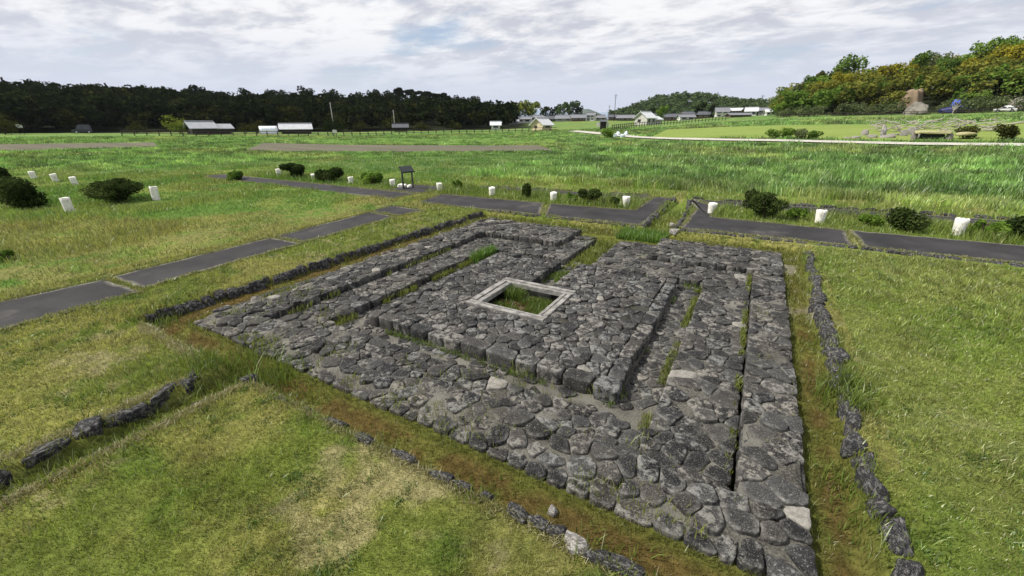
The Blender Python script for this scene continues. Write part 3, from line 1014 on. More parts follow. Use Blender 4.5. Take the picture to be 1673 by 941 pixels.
def border_row(label, line, size, wid, zc, hgt, skip=0.0, jit=0.03, rs=1, fill=0.575):
    """course of rough stones along a polyline; each stone a part"""
    r_ = random.Random(rs)
    L = [np.array(p, float) for p in line]
    root = thing('stone_border', (L[0][0], L[0][1], 0), label, 'stone border', 'rough stone borders')
    for a, b in zip(L[:-1], L[1:]):
        T = (b - a); ln = np.linalg.norm(T); T = T / ln
        ang = math.atan2(T[1], T[0]); x = 0.0
        while x < ln - 0.08:
            s_ = size * r_.uniform(0.6, 1.35)
            if r_.random() >= skip:
                p = a + T * (x + s_ / 2) + np.array([-T[1], T[0]]) * r_.gauss(0, jit)
                o = link('border_stone', BM[r_.randrange(10)], root)
                o.location = (p[0] - L[0][0], p[1] - L[0][1], zc + r_.gauss(0, 0.012))
                o.rotation_euler = (r_.gauss(0, 0.12), r_.gauss(0, 0.07), ang + r_.gauss(0, 0.2) + (math.pi if r_.random() < .5 else 0))
                o.scale = (s_ * fill, wid * 0.55 * r_.uniform(0.8, 1.25), hgt * 0.62 * r_.uniform(0.8, 1.2))
            x += s_
    return root


border_row('long straight row of dark stones along the lawn strip left of the ruin', [(-9.86, 2.55), (-9.84, 14.3)], 0.27, 0.2, -0.115, 0.25, rs=1)
border_row('row of dark stones edging the asphalt behind the far left side of the ruin', [(-9.7, 14.52), (-6.0, 14.5), (-3.3, 14.5)], 0.27, 0.22, -0.11, 0.30, rs=2)
border_row('row of stones edging the asphalt between it and the right lawn', [(-1.9, 14.72), (3.0, 14.75), (24, 15.2)], 0.28, 0.22, -0.06, 0.24, rs=3)
border_row('wavering row of jagged border stones between the right lawn and the mossy ditch', [(1.68, 13.6), (1.60, 9.0), (1.6, 6.6), (1.58, 5.3), (1.62, 4.2), (1.68, 3.4), (1.72, 2.4)], 0.31, 0.21, -0.05, 0.25, jit=0.015, rs=4, fill=0.64)
border_row('row of chunky dark stones on the far bank of the small grass drain, lower left', [(-7.0, 2.22), (-6.55, 1.95), (-6.5, 1.4), (-6.5, 0.6), (-6.45, -0.6)], 0.31, 0.22, -0.085, 0.27, jit=0.02, rs=5, fill=0.68)
border_row('thin broken row of flush stones on the near bank of the grass drain', [(-5.82, 2.25), (-5.85, 1.2), (-5.88, -0.4)], 0.34, 0.1, -0.05, 0.12, skip=0.45, rs=6)
border_row('left row of stones lining the drain that cuts through the asphalt', [(-3.12, 14.6), (-3.18, 21.2)], 0.33, 0.16, -0.02, 0.2, rs=7)
border_row('right row of stones lining the drain that cuts through the asphalt', [(-2.02, 14.9), (-2.2, 19.0), (-2.5, 21.2)], 0.33, 0.16, -0.02, 0.2, skip=0.15, rs=8)
border_row('low dark stone course along the far edge of the back asphalt strip', [(-4.4, 21.5), (-14, 20.8)], 0.5, 0.15, 0.0, 0.16, skip=0.1, rs=9)
border_row('low dark stone course behind the back asphalt strip, right of the drain', [(-2.4, 21.6), (14, 22.2), (31, 22.6)], 0.5, 0.15, 0.02, 0.18, skip=0.15, rs=10)

FRONT = [((462, 652), 0.26, 0.09, 'small dark flat stone near the drain corner, start of the front border row'), ((500, 668), 0.2, 0.08, 'narrow dark flat stone next to the start of the front border row'), ((755, 792), 0.24, 0.09, 'low dark stone just right of the oval one in the front border row'), ((975, 908), 0.2, 0.13, 'small dark stone between the pale block and the last slab of the front border row'), ((545, 688), 0.40, 0.10, 'long flat dark stone, first on the left in the front border row'), ((595, 716), 0.30, 0.13, 'dark flat stone second from the left in the front border row'),
         ((660, 744), 0.36, 0.11, 'dark reddish flat stone third from the left in the front border row'), ((722, 778), 0.26, 0.14, 'dark oval stone with pale rim, fourth from the left in the front border row'),
         ((795, 808), 0.14, 0.08, 'tiny stone half sunk in turf in the middle of the front border row'), ((845, 838), 0.26, 0.15, 'dark pitted block left of its twin in the front border row'),
         ((880, 852), 0.22, 0.14, 'dark pitted block touching a longer one in the front border row'), ((907, 866), 0.17, 0.14, 'small grey squarish stone in the front border row'),
         ((943, 892), 0.26, 0.16, 'pale grey lichen block near the right end of the front border row'), ((1015, 924), 0.38, 0.16, 'long dark slab at the bottom edge, last of the front border row')]
for i, (pp, ln, wd, lab) in enumerate(FRONT):
    p = at(*pp, 0.0)
    o = link('edging_stone', (PBM if 'pale grey lichen' in lab else BM)[i % 4], None, (p[0], p[1], -0.025), (0.03, -0.02, random.gauss(0, 0.1)), (ln * 0.58, wd * 0.6, 0.075))
    tag(o, lab, 'stone', 'flat stones along the front of the ditch')
for pp, ln, zz_, lab in [((903, 836), 0.1, -0.19, 'small pinkish loose stone lying on the red moss of the ditch'), ((1102, 380), 0.3, -0.04, 'pale boulder at the right mouth of the drain through the asphalt'),
                         ((1098, 368), 0.2, -0.02, 'smaller pale stone topping the right mouth of the drain'), ((408, 622), 0.22, -0.03, 'dark stone at the corner where the small drain meets the ditch')]:
    p = at(*pp, zz_)
    o = link('loose_stone', PBM[2] if 'pale' in lab or 'pink' in lab else BM[5], None, (p[0], p[1], zz_ + ln * 0.12), (0, 0, random.random() * 3), (ln * 0.55, ln * 0.5, ln * 0.35))
    tag(o, lab, 'stone')

# ------------------------------------------------------------------ bollards
def post_h(p, top_py):
    lo, hi = 0.05, 2.0
    for _ in range(30):
        m = (lo + hi) / 2
        if proj((p[0], p[1], p[2] + m))[1] > top_py: lo = m
        else: hi = m
    return lo


def post_mesh(h, r0, r1, seed):
    rs = random.Random(seed)
    n = 20
    V = []; F = []
    c0_ = rs.randrange(n); chip = {c0_, (c0_ + 1) % n, (c0_ + 9) % n}
    zs = [-0.15, 0.0, h * 0.35, h * 0.75, h - 0.012, h]
    rr = [r0 * 0.97, r0, r0 + (r1 - r0) * .4, r0 + (r1 - r0) * .8, r1, r1 - 0.012]
    for z, r in zip(zs, rr):
        for j in range(n):
            t = 2 * math.pi * j / n
            q = r * (1 + rs.gauss(0, 0.012))
            V.append((q * math.cos(t), q * math.sin(t), z + (rs.gauss(0, 0.012) - (.03 if j in chip else 0) if z > h * 0.8 else 0)))
    for i in range(len(zs) - 1):
        for j in range(n): F.append((i * n + j, i * n + (j + 1) % n, (i + 1) * n + (j + 1) % n, (i + 1) * n + j))
    F.append(tuple((len(zs) - 1) * n + j for j in range(n)))
    return MB().add(V, F)


POSTS = [((115, 347), 323, 'largest white post, standing alone in the meadow in front of the dark box hedge'), ((256, 327), 305, 'white post right of the umbrella shaped bush in the left meadow'),
         ((57, 294), 280, 'small white post just behind the dark box hedge at the left edge'), ((92, 298), 284, 'white post in the meadow, middle one of the three small ones at far left'),
         ((124, 303), 289, 'white post touching the left end of the umbrella shaped bush'), ((457, 289), 276, 'tiny white post mostly hidden behind the wide clipped bush, left of centre'),
         ((513, 294), 284, 'small white post between the two dark clipped bushes'), ((574, 299), 289, 'small white post right of the second clipped bush'),
         ((642, 306), 293, 'white post just left of the lectern sign'), ((718, 311), 299, 'white post a little right of the lectern sign'),
         ((804, 319), 306, 'white post left of the little round bush by the asphalt'), ((904, 328), 314, 'white post between the little round bush and the spreading bush'),
         ((1022, 338), 321, 'white post at the end of the planted bed, left of the stone drain'), ((1162, 349), 332, 'white post at the corner of the bed, right of the stone drain'),
         ((1338, 364), 343, 'white ragged topped post between two dark bushes on the right'), ((1563, 384), 357, 'white weathered post with cracked top, rightmost of the row')]
pr = []
for i, (b, t, lab) in enumerate(POSTS):
    p = at(*b, 0.0)
    h = post_h(p, t)
    pr.append(round(h, 2))
    r = 0.165
    o = post_mesh(h, r * (0.82 if i > 5 else 0.95), r * 1.02, i).build('bollard', M['white_post'], smooth=False, loc=(p[0], p[1], 0.0), rot=(random.gauss(0, .03), random.gauss(0, .03), i))
    o.data.polygons.foreach_set('use_smooth', [len(pl.vertices) == 4 for pl in o.data.polygons])
    tag(o, lab, 'bollard', 'white concrete posts marking the lost building')
print('post heights', pr)

# ------------------------------------------------------------------ lectern sign
p = at(668, 309)
sg = thing('lectern_sign', p, 'dark sloping information panel on two black legs beside the crossing of paths', 'sign', rz=face_cam(p) + 0.5)
Hs = post_h(p, 276)
mb = MB().box((0, 0, 0), (0.74, 0.46, 0.035)); mb.build('panel', M['panel'], sg, loc=(0, 0, Hs), rot=(rad(38), 0, 0))
MB().box((0, 0, 0), (0.79, 0.51, 0.03)).build('panel_frame', M['black_metal'], sg, loc=(0, 0.02, Hs - 0.03), rot=(rad(38), 0, 0))
for s_ in (-0.31, 0.31):
    MB().box((s_, 0.05, (Hs - 0.02) / 2), (0.07, 0.07, Hs - 0.02)).build('leg', M['black_metal'], sg)
MB().box((0, 0.05, 0.05), (0.62, 0.04, 0.04)).build('crossbar', M['black_metal'], sg)
for (px, py, s_, lab) in [((655), 307, 0.17, 'left white boulder under the lectern sign'), (662, 306, 0.14, 'middle white boulder under the lectern sign'), (670, 307.5, 0.15, 'right white boulder under the lectern sign')]:
    q = at(px, py)
    o = link('white_boulder', boulder_mesh('white_boulder', M['white_rock'], int(px), 5, 0.14, 0.2), None, (q[0], q[1], s_ * 0.6 + 0.02), (0, 0, px), (s_ * 1.2, s_, s_ * 0.8))
    tag(o, lab, 'boulder', 'white boulders at the sign')

# ------------------------------------------------------------------ foliage
def leaf_quads(C, N_, size, asp=1.0, seed=0):
    """C centres, N_ outward directions, size per leaf"""
    rs = np.random.default_rng(seed)
    n = len(C)
    d = N_ * 0.8 + rs.normal(0, 0.65, (n, 3)); d[:, 2] += 0.25
    d /= np.linalg.norm(d, axis=1)[:, None]
    a = np.cross(d, rs.normal(0, 1, (n, 3))); a /= np.linalg.norm(a, axis=1)[:, None]
    b = np.cross(d, a)
    s1 = (size * asp)[:, None]; s2 = size[:, None]
    P = np.stack([C - a * s1 * .5, C + b * s2 * rs.uniform(.35, .6, (n, 1)), C + a * s1 * rs.uniform(.4, .6, (n, 1)), C - b * s2 * rs.uniform(.35, .6, (n, 1))], 1)
    return P.reshape(-1, 3), np.arange(4 * n).reshape(n, 4)


def lobes_leaves(lobes, n, size, seed, shell=0.55):
    rs = np.random.default_rng(seed)
    L = np.array(lobes, float)                  # x,y,z,rx,ry,rz
    w = L[:, 3] * L[:, 4] + L[:, 4] * L[:, 5]; w /= w.sum()
    kx = rs.choice(len(L), n, p=w)
    d = rs.normal(0, 1, (n, 3)); d /= np.linalg.norm(d, axis=1)[:, None]
    rr = shell + (1 - shell) * rs.random(n) ** 0.6 + rs.normal(0, 0.07, n)
    C = L[kx, :3] + d * L[kx, 3:6] * rr[:, None]
    return leaf_quads(C, d, size * rs.uniform(0.6, 1.4, n), 1.2, seed + 1)


def crown_lobes(kind, h, seed):
    r_ = random.Random(seed)
    L = []
    if kind == 'broad':
        L.append((0, 0, h * .58, h * .27, h * .27, h * .28))
        for i in range(9):
            t = r_.uniform(0, 6.28); q = r_.uniform(.12, .33) * h
            L.append((q * math.cos(t), q * math.sin(t), h * r_.uniform(.36, .88), h * r_.uniform(.1, .2), h * r_.uniform(.1, .2), h * r_.uniform(.08, .16)))
    elif kind == 'tall':
        for i in range(11):
            z = r_.uniform(.2, .93); t = r_.uniform(0, 6.28); q = r_.uniform(0, .17) * h * (1.1 - z * .6)
            L.append((q * math.cos(t), q * math.sin(t), h * z, h * r_.uniform(.07, .13), h * r_.uniform(.07, .13), h * r_.uniform(.08, .15)))
    elif kind == 'cone':
        for i in range(12):
            z = .12 + .84 * i / 11; q = h * .17 * (1.04 - z)
            L.append((r_.gauss(0, .012) * h, r_.gauss(0, .012) * h, h * z, q + .02 * h, q + .02 * h, h * .06))
    elif kind == 'pine':
        for i in range(7):
            t = r_.uniform(0, 6.28); q = r_.uniform(0, .3) * h
            L.append((q * math.cos(t), q * math.sin(t), h * r_.uniform(.7, .96), h * r_.uniform(.1, .2), h * r_.uniform(.1, .2), h * r_.uniform(.035, .07)))
    elif kind == 'shrub':
        for i in range(7):
            t = r_.uniform(0, 6.28); q = r_.uniform(0, .6) * h
            L.append((q * math.cos(t), q * math.sin(t), h * r_.uniform(.3, .7), h * r_.uniform(.25, .45), h * r_.uniform(.25, .45), h * r_.uniform(.2, .38)))
    return L


def trunk_mb(h, kind, seed):
    r_ = random.Random(seed)
    mb = MB()
    top = {'broad': .6, 'tall': .9, 'cone': .95, 'pine': .9, 'shrub': .4}[kind] * h
    rb = 0.024 * h if kind != 'shrub' else 0.03 * h
    pts = [(r_.gauss(0, .008) * h * i, r_.gauss(0, .008) * h * i, -0.8 + (top + .8) * i / 5) for i in range(6)]
    mb.tube(pts, [rb * (1.15 - .19 * i) for i in range(6)], 6)
    for i in range(5 if kind != 'cone' else 0):
        z = r_.uniform(.45, .95) * top; t = r_.uniform(0, 6.28); ln = r_.uniform(.16, .3) * h
        mb.tube([(0, 0, z), (ln * .5 * math.cos(t), ln * .5 * math.sin(t), z + ln * .3), (ln * math.cos(t), ln * math.sin(t), z + ln * .55)], [rb * .45, rb * .3, rb * .1], 5)
    return mb


_tree_cache = {}


def tree_meshes(kind, leaf, var, h=10.0, n=1100, size=0.62):
    kk = (kind, leaf, var)
    if kk not in _tree_cache:
        sd_ = hash((kind, var)) % 1000 if False else (sum(map(ord, kind)) * 7 + var * 131)
        V, Q = lobes_leaves(crown_lobes(kind, h, sd_), n, size, sd_)
        _tree_cache[kk] = (np_mesh(kind + '_crown', V, [Q], M[leaf]), trunk_mb(h, kind, sd_).mesh(kind + '_trunk', M['bark'], True))
    return _tree_cache[kk]


def tree(name, p, h, kind, leaf, var, label, cat='tree', group=None, n=1100, size=0.62, wide=1.0):
    cm, tm = tree_meshes(kind, leaf, var, n=n, size=size)
    t = thing(name, p, label, cat, group, random.uniform(0, 6.28))
    s_ = h / 10.0
    link('crown', cm, t, sc=(s_ * wide, s_ * wide, s_))
    link('trunk', tm, t, sc=(s_, s_, s_))
    return t


# left wood as one mass behind, with single trees at its skyline and foot
def wood(name, az_px, r_rng, num, kinds, hr, leaf, leaves, size, seed, label, cond=None):
    rs = np.random.default_rng(seed)
    Vs, Qs = [], []; b = 0
    tmpl = []
    for kd, vr in kinds:
        tmpl.append(lobes_leaves(crown_lobes(kd, 1.0, vr * 31 + 5), leaves, size, vr))
    cnt = 0
    while cnt < num:
        px = rs.uniform(*az_px); r = rs.uniform(*r_rng)
        p = CAMP + ray(px, 205) * r
        p[2] = float(terrain(p[0], p[1]))
        cnt += 1
        if cond and not cond(px, r): continue
        V, Q = tmpl[rs.integers(len(tmpl))]
        h = rs.uniform(*hr); t = rs.uniform(0, 6.28)
        c, s_ = math.cos(t), math.sin(t)
        W = np.stack([(V[:, 0] * c - V[:, 1] * s_) * h * 1.35, (V[:, 0] * s_ + V[:, 1] * c) * h * 1.35, V[:, 2] * h - 0.5], 1) + p
        Vs.append(W); Qs.append(Q + b); b += len(W)
    o = link(name, np_mesh(name, np.concatenate(Vs), [np.concatenate(Qs)], M[leaf]))
    return tag(o, label, 'wood', kind='stuff')


wood('wooded_hillside', (-260, 838), (180, 300), 640, [('broad', 1), ('broad', 2), ('tall', 3), ('broad', 4)], (8.5, 11.5), 'leaf_dark', 300, 0.085, 5,
     'long dark wooded ridge closing the valley on the left')
wood('wooded_hillside', (-260, 830), (176, 280), 240, [('broad', 5), ('broad', 6), ('shrub', 3), ('broad', 7)], (4.5, 11), 'leaf_wood', 300, 0.085, 15,
     'paler olive crowns scattered over the face of the left ridge')
wood('wooded_hillside', (1000, 1290), (440, 640), 420, [('broad', 1), ('broad', 2), ('broad', 4)], (7, 13), 'leaf_mid', 110, 0.13, 6,
     'low rounded wooded hill behind the village, right of centre')
nobank = lambda px, r: not (1452 < px < 1518 and r < 190)
wood('wooded_hillside', (1262, 1900), (164, 255), 170, [('broad', 5), ('broad', 2), ('tall', 3), ('broad', 6)], (5.5, 9.5), 'leaf_green', 620, 0.058, 18,
     'fresh green crowns scattered through the sunlit hill on the right', nobank)
wood('wooded_hillside', (1262, 1900), (160, 185), 90, [('shrub', 5), ('shrub', 2), ('broad', 6)], (2.5, 5), 'leaf_greygreen', 450, 0.07, 19,
     'grey green undergrowth along the foot of the sunlit hill on the right', nobank)
wood('wooded_hillside', (1262, 1900), (170, 262), 200, [('broad', 1), ('broad', 2), ('tall', 3), ('broad', 4)], (6.5, 10), 'leaf_hill', 620, 0.058, 8,
     'olive and golden wood covering the sunlit hill on the right', nobank)

# single trees at the foot and on the skyline of the left ridge
LT = [('cone', 'leaf_conifer', 'cedar_tree', 'pointed dark cedar on the skyline of the left ridge', [(x, 270 + 6 * (i % 3), 8.5 + (i * 7 % 3)) for i, x in enumerate((-20, 8, 22, 46, 132, 148, 160, 172, 186, 199, 214, 232, 246))]),
      ('pine', 'leaf_conifer', 'pine_tree', 'umbrella topped pine with sky under its crown on the left ridge', [(x, 286, 13.5) for x in (655, 668, 682, 694, 706, 718, 730)]),
      ('broad', 'leaf_olive', 'broadleaf_tree', 'olive tinted tree on the sunlit face of the left ridge', [(x, r, 10) for x, r in ((30, 200), (55, 190), (205, 235), (225, 228), (245, 236), (262, 226), (282, 240), (118, 205), (300, 205), (330, 215), (445, 215), (520, 214), (590, 225), (640, 215), (690, 205), (752, 212))]),
      ('broad', 'leaf_dark', 'broadleaf_tree', 'rounded dark tree on the skyline of the left ridge', [(x, 284, 13) for x in (285, 312, 338, 372, 405, 442, 470, 505, 540, 560, 585, 612, 636, 752, 775, 798, 815)])]
for kd, lf, nm, lab, pl in LT:
    for i, (px, r, h) in enumerate(pl):
        tree(nm, at_r(px, r), h * random.uniform(.9, 1.1), kd, lf, i % 3, lab, 'tree', lab + 's' if False else nm.replace('_', ' ') + 's of the left ridge, ' + lf[5:], n=900)
# shrubs along the foot of the left ridge
for px, r, h, lf, lab in [(296, 142, 4.6, 'leaf_lime', 'pale yellow green rounded tree left of the dark barn'), (402, 150, 3.0, 'leaf_olive', 'low olive bush right of the dark barn'),
                          (420, 154, 3.6, 'leaf_olive', 'olive bush between the barn and the white greenhouse'), (10, 150, 4.5, 'leaf_olive', 'olive shrub at the left edge below the ridge'),
                          (545, 150, 5.0, 'leaf_dark', 'dark rounded tree beside the pole, right of the white roofed shed'), (590, 175, 4.2, 'leaf_olive', 'olive scrub at the foot of the left ridge, behind the long fence'),
                          (690, 170, 3.6, 'leaf_olive', 'low scrub right of the field hut'), (640, 178, 5.5, 'leaf_olive', 'brownish scrub tree just behind the field hut'), (745, 175, 3.6, 'leaf_olive', 'low scrub at the foot of the ridge, right part of the long fence'),
                          (225, 165, 3.2, 'leaf_olive', 'brownish bush between the dark van and the barn')]:
    tree('bush', at_r(px, r), h, 'shrub', lf, 1, lab, 'bush', wide=1.15)

# sunlit hill on the right: individual trees
RG = {'leaf_green': ('broadleaf_tree', 'fresh green tree on the sunlit right hill'), 'leaf_gold': ('golden_tree', 'golden leaved tree on the sunlit right hill'),
      'leaf_olive': ('evergreen_tree', 'dull olive tree on the sunlit right hill'), 'leaf_greygreen': ('shrub', 'grey green shrub at the foot of the right hill')}
RT = []
for px, r, h, kd, lf in [(1270, 168, 5, 'broad', 'leaf_green'), (1282, 176, 7.5, 'tall', 'leaf_green'), (1295, 186, 9, 'tall', 'leaf_greygreen'), (1312, 190, 10, 'tall', 'leaf_green'), (1330, 200, 10, 'broad', 'leaf_green'), (1340, 214, 11, 'broad', 'leaf_olive'),
                         (1372, 226, 15.5, 'broad', 'leaf_green'), (1335, 182, 10, 'broad', 'leaf_gold'), (1352, 188, 10, 'broad', 'leaf_gold'), (1372, 190, 10.5, 'broad', 'leaf_gold'), (1392, 196, 10, 'broad', 'leaf_gold'), (1412, 200, 10, 'broad', 'leaf_gold'),
                         (1430, 204, 11, 'tall', 'leaf_gold'), (1448, 206, 11, 'tall', 'leaf_gold'), (1465, 206, 11, 'broad', 'leaf_gold'), (1478, 214, 11, 'broad', 'leaf_gold'), (1490, 210, 12, 'tall', 'leaf_green'), (1516, 216, 11, 'broad', 'leaf_greygreen'),
                         (1530, 205, 10, 'broad', 'leaf_green'), (1548, 208, 11, 'broad', 'leaf_green'), (1536, 222, 11, 'broad', 'leaf_gold'), (1570, 205, 10, 'broad', 'leaf_gold'), (1590, 212, 12, 'broad', 'leaf_green'), (1600, 200, 9, 'broad', 'leaf_gold'), (1618, 206, 12, 'broad', 'leaf_gold'),
                         (1640, 216, 12, 'broad', 'leaf_green'), (1645, 204, 11, 'broad', 'leaf_gold'), (1665, 214, 12, 'broad', 'leaf_green'), (1662, 196, 9, 'broad', 'leaf_olive'), (1690, 205, 11, 'broad', 'leaf_gold'), (1715, 205, 11, 'broad', 'leaf_green'),
                         (1300, 170, 5.5, 'broad', 'leaf_olive'), (1318, 172, 6, 'broad', 'leaf_green'), (1345, 170, 6, 'broad', 'leaf_green'), (1362, 172, 7, 'broad', 'leaf_green'), (1385, 174, 6.5, 'broad', 'leaf_olive'), (1405, 172, 5.5, 'broad', 'leaf_olive'), (1425, 174, 6, 'broad', 'leaf_olive'), (1445, 178, 7, 'broad', 'leaf_olive'),
                         (1540, 180, 5.5, 'broad', 'leaf_olive'), (1556, 182, 6.5, 'broad', 'leaf_green'), (1580, 180, 6.5, 'broad', 'leaf_greygreen'), (1600, 178, 6.0, 'broad', 'leaf_greygreen'), (1616, 182, 7, 'broad', 'leaf_olive'), (1635, 186, 6, 'broad', 'leaf_greygreen'), (1655, 184, 6, 'broad', 'leaf_olive'),
                         (1570, 172, 4.5, 'broad', 'leaf_greygreen'), (1285, 163, 3.2, 'shrub', 'leaf_greygreen'), (1330, 163, 3.2, 'shrub', 'leaf_greygreen'), (1375, 164, 3, 'shrub', 'leaf_greygreen'), (1420, 165, 3, 'shrub', 'leaf_greygreen'), (1545, 166, 3, 'shrub', 'leaf_greygreen')]:
    nm, lab = RG[lf]
    i = random.randrange(4)
    tree(nm if kd != 'shrub' else 'shrub', at_r(px, r), h * random.uniform(.93, 1.07), kd, lf, i, lab, 'tree' if kd != 'shrub' else 'shrub', lab.split(' on ')[0].split(' at ')[0] + 's, right hill', n=2300, size=0.40)

# small woods and hills in the gap
for px, r, h, lf, lab in [(848, 262, 11, 'leaf_lime', 'bright lime bamboo clump left of centre on the horizon'), (858, 266, 12, 'leaf_lime', 'bright lime bamboo clump, tallest of the three on the horizon'), (870, 262, 11, 'leaf_lime', 'bright lime bamboo clump, rightmost of the three on the horizon'),
                          (835, 250, 9, 'leaf_conifer', 'dark tree ending the left ridge'), (890, 330, 11, 'leaf_dark', 'dark tree behind the grey roofs, right of the bamboo'), (905, 330, 11, 'leaf_dark', 'dark tree behind the village, left of the rounded green one'),
                          (918, 320, 13, 'leaf_mid', 'rounded green tree behind the long grey roof'), (932, 330, 14, 'leaf_mid', 'taller green tree behind the long grey roof'), (945, 330, 11, 'leaf_dark', 'dark tree right of the long grey roof'),
                          (1078, 185, 6.5, 'leaf_green', 'green garden tree right of the white gabled house'), (1065, 300, 8, 'leaf_dark', 'dark tree behind the white gabled house'), (1140, 260, 8, 'leaf_dark', 'dark garden tree among the village roofs'), (1160, 255, 6.5, 'leaf_dark', 'dark garden tree left of the twin grey roofs')]:
    tree('tree', at_r(px, r), h, 'broad', lf, 2, lab, 'tree', n=1000)


def far_hill(name, pts, r, depth, mat):
    """low hill of real volume far out on the plain"""
    n = len(pts); V = []; F = []
    rows = ((-depth, 0), (-depth * .5, .62), (0, 1.0), (depth * .5, .6), (depth, 0))
    for off, s_ in rows:
        for px, py in pts:
            d = ray(px, py)
            zt = CAM_H + r * d[2]
            p = d[:2] * (r + off)
            V.append((p[0], p[1], -2 + (zt + 2) * s_))
    for i in range(len(rows) - 1):
        for j in range(n - 1): F.append((i * n + j, i * n + j + 1, (i + 1) * n + j + 1, (i + 1) * n + j))
    return tag(link(name, MB().add(V, F).mesh(name, mat, True)), kind='structure')


far_m = plain('far_hill', (0.075, 0.10, 0.085), 0.95, 0.25, 0.02, 0.3)
blue_m = plain('farthest_hills', (0.19, 0.25, 0.32), 0.95, 0.1, 0.002, 0.0)  # blue tone: distance haze put into the base colour
far_hill('hills', [(925, 204), (940, 186), (950, 178), (962, 178), (975, 183), (985, 188), (1000, 200)], 900, 160, far_m)
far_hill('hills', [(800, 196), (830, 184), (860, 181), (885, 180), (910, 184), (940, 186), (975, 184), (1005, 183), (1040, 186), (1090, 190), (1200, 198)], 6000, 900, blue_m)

# ------------------------------------------------------------------ buildings
def gable_roof(w, d, rh, over, th=0.18):
    """ridge along x"""
    x, y = w / 2 + over, d / 2 + over
    e = -over * rh / (d / 2)
    V = [(-x, -y, e), (x, -y, e), (x, 0, rh), (-x, 0, rh), (x, y, e), (-x, y, e)]
    V += [(a, b, c - th) for a, b, c in V]
    F = [(0, 1, 2, 3), (3, 2, 4, 5), (7, 6, 9, 8), (8, 9, 11, 10), (0, 6, 7, 1), (5, 4, 10, 11), (1, 7, 8, 2), (2, 8, 10, 4), (3, 9, 6, 0), (5, 11, 9, 3)]
    return MB().add(V, F)


def house(p, w, d, h, rh, wall, roof, label, rz=0.0, over=0.6, wins=3, storeys=1, name='house', cat='house', group=None, lean=None, gable_front=False):
    t = thing(name, p, label, cat, group, face_cam(p) + rz + (math.pi / 2 if gable_front else 0))
    mb = MB()
    V = [(-w / 2, -d / 2, -2), (w / 2, -d / 2, -2), (w / 2, d / 2, -2), (-w / 2, d / 2, -2), (-w / 2, -d / 2, h), (w / 2, -d / 2, h), (w / 2, d / 2, h), (-w / 2, d / 2, h), (-w / 2, 0, h + rh - .05), (w / 2, 0, h + rh - .05)]
    mb.add(V, [(0, 1, 5, 4), (2, 3, 7, 6), (1, 2, 6, 9, 5), (3, 0, 4, 8, 7)])
    mb.build('wall', wall, t)
    ro = gable_roof(w, d, rh, over).build('roof', roof, t, loc=(0, 0, h + 0.06))
    MB().box((0, 0, rh + 0.1), (w + 2 * over - .1, 0.3, 0.22)).build('ridge', roof, ro)
    for fl in range(storeys):
        zc = h * (fl + .55) / storeys
        for i in range(wins):
            x = (-.5 + (i + .5) / wins) * w
            f = MB().box((x, -d / 2 - 0.02, zc), (w / wins * .55, 0.1, h / storeys * .42)).build('window', M['wall_white'] if wall is not M['wall_white'] else M['wood_dark'], t)
            MB().box((x, -d / 2 - 0.06, zc), (w / wins * .48, 0.1, h / storeys * .35)).build('pane', M['glass'], f)
    ge = MB().box((-w / 2 - 0.02, d * .12, h * .55), (0.1, d * .25, h * .35)).build('window', M['wood_dark'], t)
    if lean:
        lw, ld, lh = lean
        V = [(w / 2, -ld / 2, -2), (w / 2 + lw, -ld / 2, -2), (w / 2 + lw, ld / 2, -2), (w / 2, ld / 2, -2), (w / 2, -ld / 2, lh), (w / 2 + lw, -ld / 2, lh), (w / 2 + lw, ld / 2, lh), (w / 2, ld / 2, lh)]
        MB().add(V, [(0, 1, 5, 4), (1, 2, 6, 5), (2, 3, 7, 6), (3, 0, 4, 7)]).build('annex_wall', wall, t)
        gable_roof(lw, ld, 0.9, .5).build('annex_roof', roof, t, loc=(w / 2 + lw / 2 + .3, 0, lh + .05))
    return t


def pxw(px, w, r):
    """metres covered by w photo pixels at column px and distance r"""
    a = ray(px - w / 2, 205); b = ray(px + w / 2, 205)
    ca = az_of(a[0], a[1]); cb = az_of(b[0], b[1])
    return abs(float(cb - ca)) * r


R_ = M
barn = house(at_r(331, 138), pxw(331, 40, 138), 5.0, 1.75, 1.35, R_['wood_dark'], R_['roof_barn'], 'dark timber barn with grey metal roof and lower annex, far left', rz=0.25, wins=0, name='barn', cat='barn', lean=(3.6, 3.6, 1.6))
house(at_r(485, 150), pxw(485, 48, 150), 5.5, 1.5, 1.3, R_['wood_dark'], R_['roof_shed'], 'low shed under a broad white roof beside the greenhouse', wins=0, name='shed', cat='shed')
house(at_r(655, 165), pxw(655, 22, 165), 4.0, 1.7, 1.0, R_['wood_dark'], R_['roof_dark'], 'small dark field hut at the foot of the wooded ridge', wins=0, name='hut', cat='hut')
house(at_r(810, 172), pxw(810, 14, 172), 3.4, 1.9, 1.0, R_['wall_white'], R_['roof_pale'], 'tiny white hut at the right end of the wooded ridge', wins=1, name='hut', cat='hut')
house(at_r(885, 128), pxw(885, 24, 128), 4.2, 1.9, 1.5, R_['wall_cream'], R_['roof_pale'], 'small cream gabled hut with pale roof near the end of the fence', rz=0.9, wins=1, name='hut', cat='hut')
house(at_r(1053, 168), pxw(1053, 22, 168), 5.5, 2.6, 1.8, R_['wall_old'], R_['roof_pale'], 'white gabled house with pale and rusty roofs, nearest of the village', rz=0.9, wins=2, cat='house', lean=(4.5, 4.0, 2.0))
